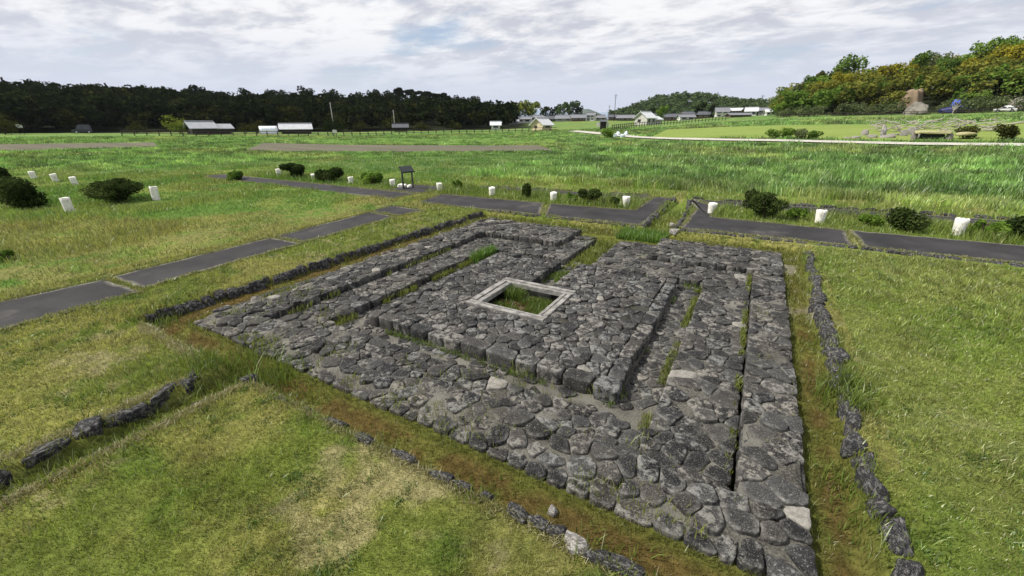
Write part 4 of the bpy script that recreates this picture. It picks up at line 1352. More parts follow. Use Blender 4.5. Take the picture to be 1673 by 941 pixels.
# greenhouse tunnel
p = at_r(440, 146)
gh = thing('greenhouse', p, 'white plastic tunnel greenhouse left of the white roofed shed', 'greenhouse', None, face_cam(p))
gw = pxw(440, 30, 146)
V = []; F = []
for i, x in enumerate(np.linspace(-gw / 2, gw / 2, 7)):
    for j in range(11):
        t = math.pi * j / 10
        V.append((x, -2.0 * math.cos(t), 2.1 * math.sin(t) ** .7))
for i in range(6):
    for j in range(10): F.append((i * 11 + j, i * 11 + j + 1, (i + 1) * 11 + j + 1, (i + 1) * 11 + j))
F += [tuple(range(11))[::-1], tuple(66 + j for j in range(11))]
MB().add(V, F).build('film', M['poly'], gh, True)
for x in np.linspace(-gw / 2, gw / 2, 7):
    MB().tube([(x, -2.02 * math.cos(math.pi * j / 10), 2.13 * math.sin(math.pi * j / 10) ** .7) for j in range(11)], [.03] * 11, 5).build('hoop', M['chrome'], gh)

VIL = [(838, 225, 16, 2.4, 1.2, 'wall_grey', 'roof_pale', 'low pale roofed house at the left end of the village', 1),
       (858, 235, 22, 3.2, 1.4, 'wall_white', 'roof_grey', 'white walled house under the lime bamboo clump', 1),
       (878, 240, 16, 4.0, 1.4, 'wall_grey', 'roof_grey', 'two storey grey house right of the bamboo clump', 2),
       (900, 245, 20, 2.6, 1.8, 'wall_brown', 'roof_dark', 'dark brown house left of the long grey roof', 1),
       (922, 240, 26, 2.6, 2.0, 'wall_grey', 'roof_grey', 'grey house with the long pale grey roof', 1),
       (944, 236, 22, 2.8, 2.0, 'wall_brown', 'roof_grey', 'brown walled house joined to the long grey roof on its right', 1),
       (966, 240, 12, 4.8, 1.4, 'wall_white', 'roof_grey', 'tall narrow white house in the gap between the hills', 2),
       (978, 250, 18, 2.6, 1.6, 'wall_grey', 'roof_grey', 'low grey house just left of the black utility pole', 1),
       (1002, 255, 16, 3.2, 1.6, 'wall_brown', 'roof_dark', 'dark house just right of the black utility pole', 1),
       (1022, 240, 26, 2.6, 1.6, 'wall_brown', 'roof_grey', 'wide low house left of the white gabled house', 1),
       (1072, 262, 22, 4.0, 1.8, 'wall_grey', 'roof_dark', 'dark roofed house rising behind the white gabled house', 2),
       (1100, 250, 22, 3.2, 1.8, 'wall_brown', 'roof_dark', 'dark house right of the green garden tree', 1),
       (1120, 225, 24, 2.4, 1.4, 'wall_white', 'roof_grey', 'white fronted low house in the middle of the village', 1),
       (1126, 262, 24, 4.4, 1.8, 'wall_brown', 'roof_dark', 'large dark roof behind the white fronted low house', 2),
       (1150, 255, 18, 3.2, 1.8, 'wall_brown', 'roof_dark', 'dark house right of the white fronted low house', 1),
       (1178, 235, 20, 4.2, 2.2, 'wall_white', 'roof_grey', 'tall house with a big plain grey roof, left of the twin', 2),
       (1200, 238, 20, 4.4, 1.2, 'wall_brown', 'roof_pale', 'house with a thin pale roof line beside the big grey roof', 2),
       (1206, 215, 34, 1.5, 0.9, 'wall_brown', 'roof_grey', 'long low outbuilding in front of the twin roofs', 1),
       (1226, 232, 18, 3.6, 1.8, 'wall_white', 'roof_pale', 'white house with broad white gable near the right hill', 1),
       (1246, 240, 12, 3.6, 1.4, 'wall_grey', 'roof_grey', 'narrow grey house between the two white gables', 2),
       (1257, 225, 14, 2.4, 1.3, 'wall_white', 'roof_pale', 'low white house tucked against the right hill', 1)]
for i, (px, r, w, h, rh, wl, rf, lab, stn) in enumerate(VIL):
    house(at_r(px, r), pxw(px, w, r), 5.5 + (i % 3), h * 0.6, rh * 0.75, M[wl], M[rf], lab, rz=[0.12, -0.2, 0.3, 0.0, -0.1][i % 5], storeys=stn, wins=2, group='village houses')
# kiosk with two white boards
p = at_r(985, 118)
kk = thing('kiosk', p, 'small dark kiosk between two white boards beside the pale road', 'kiosk', None, face_cam(p))
MB().box((0, 0, 1.0), (1.6, 1.5, 2.0)).build('wall', M['wood_dark'], kk)
gable_roof(1.6, 1.6, .3, .2, .08).build('roof', M['roof_dark'], kk, loc=(0, 0, 2.05))
for s_ in (-1.25, 1.15):
    MB().box((s_, -0.1, 1.25), (0.9 if s_ < 0 else .6, 0.06, 1.0)).build('board', M['wall_white'], kk)
    MB().box((s_, 0, 0.4), (0.08, 0.08, 0.8)).build('post', M['wood_dark'], kk)

# ------------------------------------------------------------------ fences
def fence(pts_px, label, h=1.1, gap=1.9, r=None):
    P = [at_r(px, rr) for px, rr in pts_px]
    root = thing('timber_fence', P[0], label, 'fence', 'dark timber field fences')
    o0 = P[0]
    for a, b in zip(P[:-1], P[1:]):
        ln = np.linalg.norm((b - a)[:2]); m = max(1, int(ln / gap))
        for j in range(m):
            q = a + (b - a) * j / m; q[2] = float(terrain(q[0], q[1]))
            e = a + (b - a) * (j + 1) / m; e[2] = float(terrain(e[0], e[1]))
            MB().box(tuple(q - o0 + [0, 0, h / 2 - .15]), (.16, .16, h + .3)).build('post', M['fence'], root)
            if j % 4 == 0:
                e4 = a + (b - a) * min(m, j + 4) / m; e4[2] = float(terrain(e4[0], e4[1]))
                mb = MB()
                for z in (.45, .9): mb.tube([q - o0 + [0, 0, h * z], e4 - o0 + [0, 0, h * z]], [.06, .06], 4)
                mb.build('rail', M['fence'], root)
    return root


fence([(200, 128), (300, 124), (420, 122), (552, 120)], 'dark post and rail fence in front of the barn and greenhouse', h=1.2, gap=2.2)
fence([(562, 120), (700, 124), (800, 124), (910, 116)], 'dark post and rail fence running right from the small white notice to the cream hut', h=1.2, gap=2.0)
fence([(1000, 112), (1040, 128), (1080, 140), (1130, 150), (1190, 160)], 'dark fence climbing the field edge below the village', h=1.3, gap=1.3)
fence([(1275, 156), (1400, 156), (1540, 156), (1700, 156)], 'thin fence along the foot of the right hill', h=1.0, gap=2.2)

# utility poles
def pole(p, h, label, arms=2):
    t = thing('utility_pole', p, label, 'utility pole', None, face_cam(p))
    MB().tube([(0, 0, -1), (0, 0, h)], [.17, .12], 8).build('shaft', M['concrete'] if 'pale' in label else M['wood_dark'], t, True)
    for i in range(arms):
        MB().box((0, 0, h - .5 - i * .9), (1.8 - i * .5, .12, .12)).build('crossarm', M['black_metal'], t)
    return t


pole(at_r(1003, 230), 12.5, 'black utility pole standing against the sky in the gap between hills')
pole(at_r(547, 160), 9.5, 'pale utility pole half lost against the dark left ridge')
pole(at_r(994, 330), 11, 'thin far utility pole left of the black one')
pole(at_r(1240, 245), 9.0, 'thin utility pole above the white gables near the right hill')
pole(at_r(646, 172), 7.5, 'slim pale pole beside the field hut')
# small notices
for px, r, h, lab in [(548, 117, 1.6, 'small white notice board at the opening in the long fence'), (37, 150, 2.2, 'small white sign in front of the left ridge, left of the dark van')]:
    p = at_r(px, r)
    t = thing('notice_board', p, lab, 'sign', None, face_cam(p))
    MB().box((0, 0, h - .35), (1.0, .07, .75)).build('board', M['wall_white'], t)
    for s_ in (-.35, .35): MB().box((s_, .06, h / 2 - .2), (.09, .09, h + .3)).build('leg', M['wood_dark'], t)

# ------------------------------------------------------------------ vehicles
def car(p, label, paint, L=4.8, Wd=1.8, Hh=2.0, rz=0.0, van=True):
    t = thing('van' if van else 'car', p, label, 'van' if van else 'car', None, face_cam(p) + rz)
    prof = [(-L / 2, .35), (-L / 2, .95), (-L / 2 + .15, 1.05), (-L / 2 + .75, 1.15), (-L / 2 + 1.35, Hh - .12), (-L / 2 + 1.7, Hh), (L / 2 - .35, Hh), (L / 2 - .08, Hh - .25), (L / 2, 1.0), (L / 2, .35)] if van else \
           [(-L / 2, .3), (-L / 2, .75), (-L / 2 + .2, .85), (-L / 2 + 1.0, .95), (-L / 2 + 1.7, Hh - .05), (-L / 2 + 2.1, Hh), (L / 2 - 1.2, Hh), (L / 2 - .4, 1.0), (L / 2, .9), (L / 2, .3)]
    n = len(prof); V = [(x, -Wd / 2 * (0.9 if z > 1.2 else 1), z) for x, z in prof] + [(x, Wd / 2 * (0.9 if z > 1.2 else 1), z) for x, z in prof]
    F = [tuple(range(n)), tuple(range(2 * n - 1, n - 1, -1))] + [(i, n + i, n + (i + 1) % n, (i + 1) % n) for i in range(n)]
    MB().add(V, F).build('body', paint, t)
    z0 = 1.12 if van else .95
    for s_ in (-1, 1):
        for a, b in ((-L * .2, L * .02), (L * .06, L * .38)):
            MB().add([(a, s_ * (Wd / 2 + .01), z0), (b, s_ * (Wd / 2 + .01), z0), (b, s_ * (Wd * .46 + .01), Hh - .2), (a + .2, s_ * (Wd * .46 + .01), Hh - .2)], [(0, 1, 2, 3) if s_ < 0 else (3, 2, 1, 0)]).build('side_window', M['glass'], t)
    x0, z1, x1, z2 = prof[3][0], prof[3][1], prof[4][0], prof[4][1]
    MB().add([(x0 - .02, -Wd * .42, z1 + .04), (x0 - .02, Wd * .42, z1 + .04), (x1 - .03, Wd * .4, z2 - .04), (x1 - .03, -Wd * .4, z2 - .04)], [(3, 2, 1, 0)]).build('windscreen', M['lamp_w'], t)
    for sx_ in (-L * .31, L * .31):
        for s_ in (-1, 1):
            w_ = MB().tube([(sx_, s_ * (Wd / 2 - .2), .34), (sx_, s_ * (Wd / 2 + .02), .34)], [.34, .34], 14).build('wheel', M['tyre'], t)
            MB().tube([(sx_, s_ * (Wd / 2 - .1), .34), (sx_, s_ * (Wd / 2 + .03), .34)], [.19, .19], 10).build('rim', M['chrome'], w_)
    for s_ in (-.65, .65):
        MB().box((-L / 2 - .01, s_, .82), (.06, .36, .2)).build('headlight', M['lamp_w'], t)
    return t


car(at_r(136, 168), 'dark van parked below the wooded ridge at far left', M['car_paint'], 4.0, 1.75, 2.3, 0.0)
car(at_r(1640, 157), 'small white car parked at the foot of the right hill, far right', M['car_white'], 3.6, 1.6, 1.5, 0.1, van=False)

# ------------------------------------------------------------------ right hill details
def lump(name, p, sx_, sy_, sz_, mat, seed, label, cat, rough=.22, boxy=.25, n=9, rz=0.0, group=None):
    o = link(name, boulder_mesh(name, mat, seed, n, rough, boxy), None, p, (0, 0, face_cam(p) + rz), (sx_, sy_, sz_))
    return tag(o, label, cat, group)


p = at_r(1484, 178); lump('earth_bank', (p[0], p[1], p[2] + 1.6), 2.7, 3.0, 4.2, M['earth'], 41, 'bare brown earth bank cut into the right hill', 'earth bank', .3, .85)
p = at_r(1496, 163); lump('rock_outcrop', (p[0], p[1], p[2] + 1.0), 2.5, 2.3, 2.1, M['rock'], 42, 'big grey rounded rock below the brown bank on the right hill', 'rock', .42, .5)
p = at_r(1655, 164); lump('rock_outcrop', (p[0], p[1], p[2] + .8), 2.6, 2.4, 2.2, M['rock'], 43, 'grey rock outcrop behind the small white car', 'rock')
p = at_r(1556, 162); lump('blue_tarpaulin', (p[0], p[1], p[2] + 2.5), .95, .9, 1.0, M['blue_pale'], 44, 'bright blue bundle perched above the bare pale tree', 'tarpaulin')
p = at_r(1560, 165); lump('blue_tarpaulin', (p[0], p[1], p[2] + .6), 3.8, 1.6, 1.2, M['blue'], 45, 'long blue tarpaulin with shade in its dark colour, over a heap at the foot of the right hill', 'tarpaulin')
p = at_r(1556, 158)
bt = thing('bare_tree', p, 'bare pale forked tree in front of the blue tarpaulin', 'tree')
mb = MB().tube([(0, 0, -.3), (0, 0, .8)], [.16, .13], 6)
for a, ln in ((-.9, 2.0), (-.45, 2.3), (.1, 2.0), (.6, 2.2), (1.0, 1.5)):
    mb.tube([(0, 0, .7), (a * .5, .1, .8 + ln * .5), (a, .05, .8 + ln)], [.1, .07, .03], 5)
mb.build('trunk', M['twig'], bt)

# stone display beside the road on the right
SD = [(1385, 227, .9, .35, 'pale low flat stone, first on the left of the roadside stone display'), (1398, 227, 1.0, .5, 'grey low stone beside the first one in the roadside stone display'), (1411, 222, .8, 1.0, 'rounded pale stone standing higher at the left of the roadside stone display'),
      (1424, 226, 1.1, .6, 'bluish low block left of the upright stone by the road'), (1449, 226, 1.5, .55, 'flat stone in front of the upright stone by the road'), (1458, 222, 1.2, .35, 'pale slab right of the upright stone by the road'),
      (1475, 223, .75, .9, 'bright round stone in the middle of the roadside display'), (1487, 221, 1.1, 1.2, 'large pinkish grey stone left of the covered slab by the road'), (1498, 226, .9, .6, 'small grey stone at the foot of the covered slab by the road'),
      (1536, 227, .7, .7, 'grey stone at the right end of the covered slab by the road')]
for i, (px, py, s_, hh, lab) in enumerate(SD):
    p = on_ground(px, py)
    sc_ = np.hypot(p[0], p[1]) / 80
    lump('display_stone', (p[0], p[1], p[2] + hh * .35 * sc_), s_ * .62 * sc_, s_ * .45 * sc_, hh * .55 * sc_, M['display_stone'], 60 + i, lab, 'stone', .2, .5, 5, group='stones displayed by the road')
p = on_ground(1441, 225); sc_ = np.hypot(p[0], p[1]) / 80
lump('display_stone', (p[0], p[1], p[2] + .8 * sc_), .36 * sc_, .3 * sc_, .95 * sc_, M['display_stone'], 80, 'tall narrow upright pale stone by the road', 'stone', .15, .4, 6, group='stones displayed by the road')
p = on_ground(1520, 229); sc_ = np.hypot(p[0], p[1]) / 80 * .85
ch = thing('stone_chamber', p, 'long yellowish slab roofing a dark opening beside the road', 'stone chamber', None, face_cam(p))
lich_m = stone_mat('yellow_lichen_stone', (0.24, 0.23, 0.16), (0.42, 0.40, 0.26), (0.55, 0.52, 0.22))
o = link('roof_slab', boulder_mesh('roof_slab', lich_m, 91, 6, .1, .8), ch, (0, .6, 1.15 * sc_), (0, 0, 0), (2.5 * sc_, 1.5 * sc_, .3 * sc_))
o = link('roof_slab', boulder_mesh('roof_slab', lich_m, 92, 6, .1, .7), ch, (3.6 * sc_, .6, .95 * sc_), (0, 0, 0), (1.2 * sc_, 1.0 * sc_, .3 * sc_))
for x in (-2.0, 2.0):
    link('side_stone', boulder_mesh('side_stone', M['pale_stone'], 93, 5, .15, .7), ch, (x * sc_, .6, .4 * sc_), (0, 0, 0), (.45 * sc_, 1.2 * sc_, .7 * sc_))
MB().box((0, 1.4 * sc_, .4 * sc_), (3.6 * sc_ * sc_, .1, 1.1 * sc_)).build('dark_backing', M['black_metal'], ch)  # black panel at the back; the opening's shade is put into its colour
# brushwood heap behind the slab
mb = MB()
r_ = random.Random(5)
sc_ = np.hypot(p[0], p[1]) / 80
c0 = on_ground(1523, 216); tg = tang(1523)
for i in range(170):
    a = c0 + tg * r_.uniform(-7.5, 7.5) * sc_ + np.array([r_.gauss(0, .6), r_.gauss(0, .6), r_.uniform(0, 1.5)])
    b = a + tg * r_.gauss(0, 1.2) + np.array([0, 0, r_.uniform(-.3, .7)])
    mb.tube([a, b], [.06, .03], 4)
o = mb.build('brushwood', M['twig'])
tag(o, 'long heap of grey brushwood lying in the field behind the covered slab', 'brushwood', kind='stuff')
# shrubs by the road
for px, py, h, lf, lab in [(1262, 226, 1.4, 'leaf_green', 'low green shrub by the road, left one of four'), (1284, 226, 1.6, 'leaf_green', 'low green shrub by the road, second of four'), (1306, 227, 1.5, 'leaf_greygreen', 'grey green shrub by the road, third of four'), (1328, 228, 1.3, 'leaf_green', 'low shrub by the road nearest the stone display'),
                           (1578, 227, 1.6, 'leaf_olive', 'olive scrub right of the stone display'), (1640, 228, 1.8, 'leaf_olive', 'brownish scrub by the road near the right edge'), (992, 226, 1.9, 'leaf_green', 'dense green roundish bush at the bend of the pale road')]:
    tree('shrub', on_ground(px, py), h, 'shrub', lf, 0, lab, 'shrub', n=900, size=1.0)
for i, (px, py) in enumerate([(1004, 224), (1010, 222), (1017, 224.5), (1023, 221.5)]):
    p = on_ground(px, py)
    lump('plastic_sheet', (p[0], p[1], p[2] + .25), .5, .4, .45 + .12 * (i % 2), M['white_bag'], 120 + i, 'crumpled pale plastic heap by the road, ' + ['leftmost, against the round bush', 'second from the round bush', 'third from the round bush', 'farthest from the round bush'][i], 'plastic sheet', .35, .1, 6, group='pale plastic heaps')

# ------------------------------------------------------------------ clipped bushes of the beds
BUSH = [((38, 338), 88, 44, 'box', 'large dark clipped hedge block at the left edge'), ((192, 330), 100, 34, 'umbrella', 'umbrella shaped dark bush on a short stem in the left meadow'), ((2, 293), 34, 18, 'box', 'dark bush at the left edge behind the hedge block'),
        ((485, 292), 54, 26, 'umbrella', 'wide flat topped dark bush left of a small white post'), ((540, 297), 46, 26, 'round', 'rounded dark bush right of a small white post'), ((607, 301), 44, 22, 'loose', 'loose weedy bush left of the lectern sign'),
        ((748, 311), 20, 22, 'loose', 'small upright bush right of the lectern sign'), ((862, 324), 24, 26, 'round', 'little round dark bush by the asphalt'), ((935, 330), 22, 18, 'loose', 'low green bush left of the spreading bush'), ((965, 333), 50, 27, 'umbrella', 'spreading dark bush with bare stems showing'),
        ((1003, 337), 22, 16, 'round', 'low rounded bush left of the bed end post'), ((1250, 356), 82, 42, 'umbrella', 'broad dark umbrella bush right of the stone drain'), ((1300, 358), 34, 24, 'loose', 'loose green bush between the umbrella bush and a white post'),
        ((1478, 376), 68, 38, 'round', 'dark rounded bush between the two rightmost white posts'), ((1420, 368), 40, 22, 'loose', 'low grassy bush left of the dark rounded bush'), ((1610, 386), 50, 30, 'loose', 'loose green bush right of the last white post'), ((1660, 390), 70, 44, 'round', 'dark bush at the right edge of the picture'),
        ((385, 294), 40, 16, 'loose', 'low dark green tuft in the meadow left of the clipped bushes'), ((3, 425), 44, 18, 'loose', 'low green bush in the meadow at the left edge, nearest the asphalt')]
for i, (b, wpx, hpx, kd, lab) in enumerate(BUSH):
    p = at(*b, 0.0)
    w = np.linalg.norm(at(b[0] + wpx / 2, b[1])[:2] - at(b[0] - wpx / 2, b[1])[:2]) * 0.9
    if i < 3: w *= 1.12; hpx *= 1.1
    h = post_h(p, b[1] - hpx)
    t = thing('clipped_bush' if kd != 'loose' else 'weedy_bush', p, lab, 'bush', 'bushes of the planted beds')
    r_ = random.Random(i)
    L = []
    if kd == 'umbrella':
        for q in range(9): L.append((r_.uniform(-.36, .36) * w, r_.uniform(-.25, .25) * w, h * r_.uniform(.5, .82), w * .18, w * .17, h * .2))
        L.append((0.05 * w, 0, h * .36, w * .2, w * .18, h * .3))
        L.append((-.12 * w, .03 * w, h * .3, w * .12, w * .12, h * .26))
    elif kd == 'box':
        for a in (-.36, -.12, .12, .36):
            for c in (.3, .68): L.append((a * w, r_.uniform(-.1, .1) * w, h * c, w * .17, w * .22, h * .3))
    elif kd == 'round':
        for q in range(7): L.append((r_.uniform(-.25, .25) * w, r_.uniform(-.25, .25) * w, h * r_.uniform(.35, .65), w * .26, w * .26, h * .34))
    else:
        for q in range(8): L.append((r_.uniform(-.35, .35) * w, r_.uniform(-.3, .3) * w, h * r_.uniform(.2, .6), w * .16, w * .16, h * .3))
    n = int(np.clip(2600 * w, 1500, 7500))
    dist = np.hypot(p[0], p[1])
    Vq, Q = lobes_leaves(L, n, 0.024 + 0.0018 * dist, 300 + i, .5)
    Vq[:, 2] = np.maximum(Vq[:, 2], 0.02)
    link('foliage', np_mesh('foliage', Vq, [Q], M['leaf_bush' if kd != 'loose' else 'leaf_green']), t)
    mb = MB()
    for s_ in range(5):
        a = r_.uniform(0, 6.28); q = r_.uniform(.05, .3) * w
        mb.tube([(0.04 * math.cos(a), .04 * math.sin(a), -.1), (q * .5 * math.cos(a), q * .5 * math.sin(a), h * .35), (q * math.cos(a), q * math.sin(a), h * .7)], [.03, .022, .012], 5)
    mb.build('stem', M['bark'], t)

# ------------------------------------------------------------------ grass
def blades(name, u, v, z, hgt, wid, colr, label, lean=0.45, seed=3, cat='grass'):
    rs = np.random.default_rng(seed)
    n = len(u)
    a = rs.uniform(0, 2 * math.pi, n); ln = hgt * np.abs(rs.normal(0, lean, n)); la = rs.uniform(0, 2 * math.pi, n)
    B0 = np.c_[u, v, z]
    side = np.c_[np.cos(a), np.sin(a), np.zeros(n)] * (wid / 2)[:, None]
    tip = B0 + np.c_[np.cos(la) * ln, np.sin(la) * ln, hgt]
    mid = B0 + np.c_[np.cos(la) * ln * .35, np.sin(la) * ln * .35, hgt * .6]
    V = np.stack([B0 - side, B0 + side, mid + side * .8, tip, mid - side * .8], 1).reshape(-1, 3)
    i = np.arange(n)[:, None] * 5
    c = colr * rs.uniform(0.55, 1.55, n)[:, None]
    c5 = np.repeat(c, 5, 0)
    o = link(name, np_mesh(name, V, [i + np.array([[0, 1, 2, 4]]), i + np.array([[4, 2, 3]])], M['blade'], False, c5))
    return tag(o, label, cat, kind='stuff')


def scatter(n, r0, r1, a0=-64, a1=64, power=1.0, seed=1):
    """points thinning out with distance: density ~ r^-power (per area)"""
    rs = np.random.default_rng(seed)
    q = 2 - power
    t = rs.random(n)
    r = (r0 ** q + t * (r1 ** q - r0 ** q)) ** (1 / q) if abs(q) > 1e-3 else r0 * (r1 / r0) ** t
    az = np.radians(rs.uniform(a0, a1, n))
    x, y = r * np.sin(az), r * np.cos(az)
    return x * _B[0][0] + y * _B[0][1], x * _B[1][0] + y * _B[1][1], r


# 1 mown lawn
u, v, r = scatter(1250000, 0.5, 24, -105, 105, power=1.35, seed=21)
lawn = (rdist(u, v, PIT) < -0.02) & ~on_path(u, v) & (v < 14.6) & (u > -14.0) & ~inr(u, v, DRN) & (rdist(u, v, (-60, 60, -9, 14.45)) > 0)
u, v, r = u[lawn], v[lawn], r[lawn]
c = surf_col(u, v)
dryness = np.clip((c[:, 0] - c[:, 1]) * 12 + .2, 0, 1)
n2 = fbm(u * 1.7 + 4, v * 1.7, 4)
hf = fbm(u * 9, v * 9, 3); c = c * (0.62 + 0.8 * sm((hf - .25) / .5))[:, None]
hg = (0.016 + 0.0025 * r) * (.6 + .9 * hf) * (1 + 1.0 * sm((n2 - .5) / .2)) * (1 - .3 * dryness) * rng.uniform(.6, 1.5, len(u))
straw = rng.random(len(u)) < 0.16
c[straw] = c[straw] * .4 + np.array([0.30, 0.26, 0.13]) * .6
blades('lawn_grass', u, v, ground_z(u, v) - .004, hg, 0.0024 + 0.0008 * r, c * 1.1, 'short mown turf with straw coloured worn patches round the ruin', .6)
# darker broad-leaved weed clumps in the lawn
cu, cv, cr_ = scatter(1500, 2.4, 18, power=1.1, seed=61)
kx = (rdist(cu, cv, PIT) < -.15) & ~on_path(cu, cv) & (cv < 14.3) & (cu > -14) & ~inr(cu, cv, DRN, .1) & (fbm(cu * .7 + 20, cv * .7, 3) > .47)
cu, cv, cr_ = cu[kx], cv[kx], cr_[kx]
m_ = 45
ru = np.repeat(cu, m_) + rng.normal(0, 1, len(cu) * m_) * np.repeat(rng.uniform(.03, .11, len(cu)), m_)
rv = np.repeat(cv, m_) + rng.normal(0, 1, len(cu) * m_) * np.repeat(rng.uniform(.03, .11, len(cu)), m_)
wc = np.array([[0.075, 0.135, 0.026], [0.10, 0.165, 0.035], [0.17, 0.19, 0.06]])[np.repeat(rng.integers(0, 3, len(cu)), m_)]
blades('clover', ru, rv, ground_z(ru, rv), rng.uniform(.015, .045, len(ru)), np.repeat(.007 + .001 * cr_, m_), wc, 'small clumps of clover and broad leaved weeds in the mown lawn', 1.0, 62, 'weeds')
# 2 ditch and drain
u, v, r = scatter(330000, 0.8, 19, -80, 80, power=1.2, seed=22)
m = ((rdist(u, v, PIT) > -0.05) & (rdist(u, v, OUT) < -0.0)) | inr(u, v, DRN, .05) | inr(u, v, FDR)
u, v, r = u[m], v[m], r[m]
c = surf_col(u, v)
e = np.minimum(rdist(u, v, PIT), -rdist(u, v, OUT))
grn = c[:, 1] > c[:, 0]
hg = (0.025 + 0.0022 * r) * np.where(grn, 1.5, .8) * rng.uniform(.5, 1.6, len(u))
hg = np.where(e < .1, hg * 1.5, hg)
rd = (rng.random(len(u)) < .2)
c[rd] = c[rd] * .5 + np.array([0.16, 0.13, 0.055]) * .5
blades('ditch_moss', u, v, ground_z(u, v) - .004, hg, 0.003 + 0.001 * r, c * 1.1, 'reddish brown moss and grass in the shallow ditch round the ruin', .6, 4, 'moss')
# 3 weeds in the masonry: gutter, steps, channel, well, joints
rs = np.random.default_rng(31)
Wd = []


def weed(R, n, z, h, col_, thr=0.0, sc_=3.0):
    a = rs.uniform(R[0], R[1], n); b = rs.uniform(R[2], R[3], n)
    kx = fbm(a * sc_ + 40, b * sc_, 3) > thr
    a, b = a[kx], b[kx]
    Wd.append((a, b, np.full(len(a), z), h * rs.uniform(.4, 1.4, len(a)), np.tile(col_, (len(a), 1))))


GR = [0.085, 0.125, 0.022]; YG = [0.13, 0.15, 0.03]; BRN = [0.12, 0.09, 0.03]
weed((FRM[0] + .3, FRM[1] - .3, FRM[2] + .3, FRM[3] - .3), 5200, -.43, .11, GR, .38)
weed((FRM[0] + .3, FRM[1] - .3, FRM[2] + .3, FRM[3] - .3), 2600, -.43, .07, BRN, .3)
weed((FRM[0] + .3, FRM[0] + .75, FRM[3] - .6, FRM[3] - .3), 500, -.43, .26, GR)
weed((GUT[0] + .05, GUT[1] - .05, 10.0, 14.2), 5200, Z_CHAN - .03, .12, YG, .35)
weed((SLOT[0], SLOT[1], 8.8, 10.2), 900, Z_CHAN - .03, .14, GR, .5)
weed((-3.7, -2.2, 13.3, 14.4), 2600, -.2, .22, [0.09, 0.16, 0.025], .3)
weed((S1[1] - .10, S1[1] - .01, 4.1, 11.4), 1500, Z_MID - .01, .08, YG, .52, 2.0)
weed((S2[1] - .14, S2[1] - .0, 4.5, 10.3), 1500, Z_CHAN, .10, YG, .53, 1.7)
weed((CEN[1] + .01, CEN[1] + .1, 5.0, 10.0), 500, Z_CHAN, .1, GR, .52, 2.0)
weed((CEN[0], CEN[1], CEN[2] - .12, CEN[2] - .02), 900, Z_CHAN, .10, GR, .52, 2.0)
weed((S2[0], S2[0] + .16, 4.5, 10.2), 1800, Z_CHAN, .13, YG, .52, 1.5)
weed((S2[0], S2[0] + .3, 9.2, 10.3), 900, Z_CHAN, .28, [0.08, 0.15, 0.02], .3, 1.5)
weed((S2[0], S2[1], 10.05, 10.32), 900, Z_CHAN, .12, GR, .5, 1.5)
weed((S1[0], S1[0] + .12, 3.9, 11.4), 700, Z_MID, .12, YG, .55, 1.5)
weed((OUT[0], OUT[1], OUT[2], OUT[2] + .7), 3600, Z_OUT - .06, .09, YG, .56, 2.2)
weed((OUT[0], OUT[0] + 1.2, 3.0, 6.0), 1800, Z_OUT - .06, .09, YG, .58, 2.2)
weed((OUT[0] + .4, OUT[1], 3.7, 4.9), 2000, Z_MID - .03, .12, YG, .62, 1.8)
weed((OUT[1] - .6, OUT[1], 3, 9), 900, Z_OUT - .04, .07, YG, .6, 1.8)
weed((-5.0, -2.2, 11.5, 13.3), 700, Z_MID - .03, .10, YG, .6, 1.8)
weed((OUT[0], -5, 13.3, 14.3), 2400, -.2, .12, YG, .4, 1.8)
a, b, z, h, cc = [np.concatenate(x) for x in zip(*Wd)]
blades('weeds', a, b, z, h, 0.006 + 0.0009 * np.hypot(a, b), cc * 1.2, 'green weeds and grass growing in the joints, gutter and well of the ruin', .45, 5, 'weeds')
# tall tufts by the borders
Wd = []
for px, py, n, h, s_ in [(370, 600, 500, .26, .3), (440, 610, 500, .22, .25), (330, 610, 300, .2, .3), (1375, 640, 350, .28, .16), (1390, 670, 200, .22, .12), (250, 520, 400, .16, .25), (1330, 430, 150, .1, .2), (1350, 560, 200, .12, .15),
                         (100, 770, 300, .12, .35), (200, 720, 300, .12, .35), (1440, 860, 250, .12, .2), (1390, 780, 250, .12, .2), (480, 650, 200, .12, .2), (780, 800, 200, .1, .2), (1000, 930, 250, .12, .25), (620, 720, 150, .09, .2)]:
    p = at(px, py, -.08)
    a = rs.normal(p[0], s_, n); b = rs.normal(p[1], s_, n)
    Wd.append((a, b, ground_z(a, b), h * rs.uniform(.4, 1.3, n), np.tile([0.12, 0.165, 0.03], (n, 1))))
a, b, z, h, cc = [np.concatenate(x) for x in zip(*Wd)]
blades('grass_tufts', a, b, z, h, np.full(len(a), 0.011), cc, 'longer bright grass tufts along the ditch edges', .5, 6)
# straw fringe on border edges (dry grass hanging over stones)
rs2 = np.random.default_rng(41)
n = 26000
t = rs2.random(n); wch = rs2.integers(0, 5, n)
ln_ = [((-9.62, 2.5), (-9.0, 2.3)), ((-9.0, 2.3), (-6.7, 2.3)), ((-5.7, 2.32), (1.4, 2.36)), ((-6.6, 2.0), (-6.65, -1.0)), ((-5.75, 2.2), (-5.78, -1.0))]
A = np.array([l[0] for l in ln_])[wch]; Bq = np.array([l[1] for l in ln_])[wch]
P2 = A + (Bq - A) * t[:, None] + rs2.normal(0, .05, (n, 2))
blades('dry_fringe', P2[:, 0], P2[:, 1], ground_z(P2[:, 0], P2[:, 1]) - .004, rs2.uniform(.02, .07, n), np.full(n, .008), np.tile([0.30, 0.27, 0.15], (n, 1)), 'straw coloured dry grass fringe along the lawn edges', .9, 7)
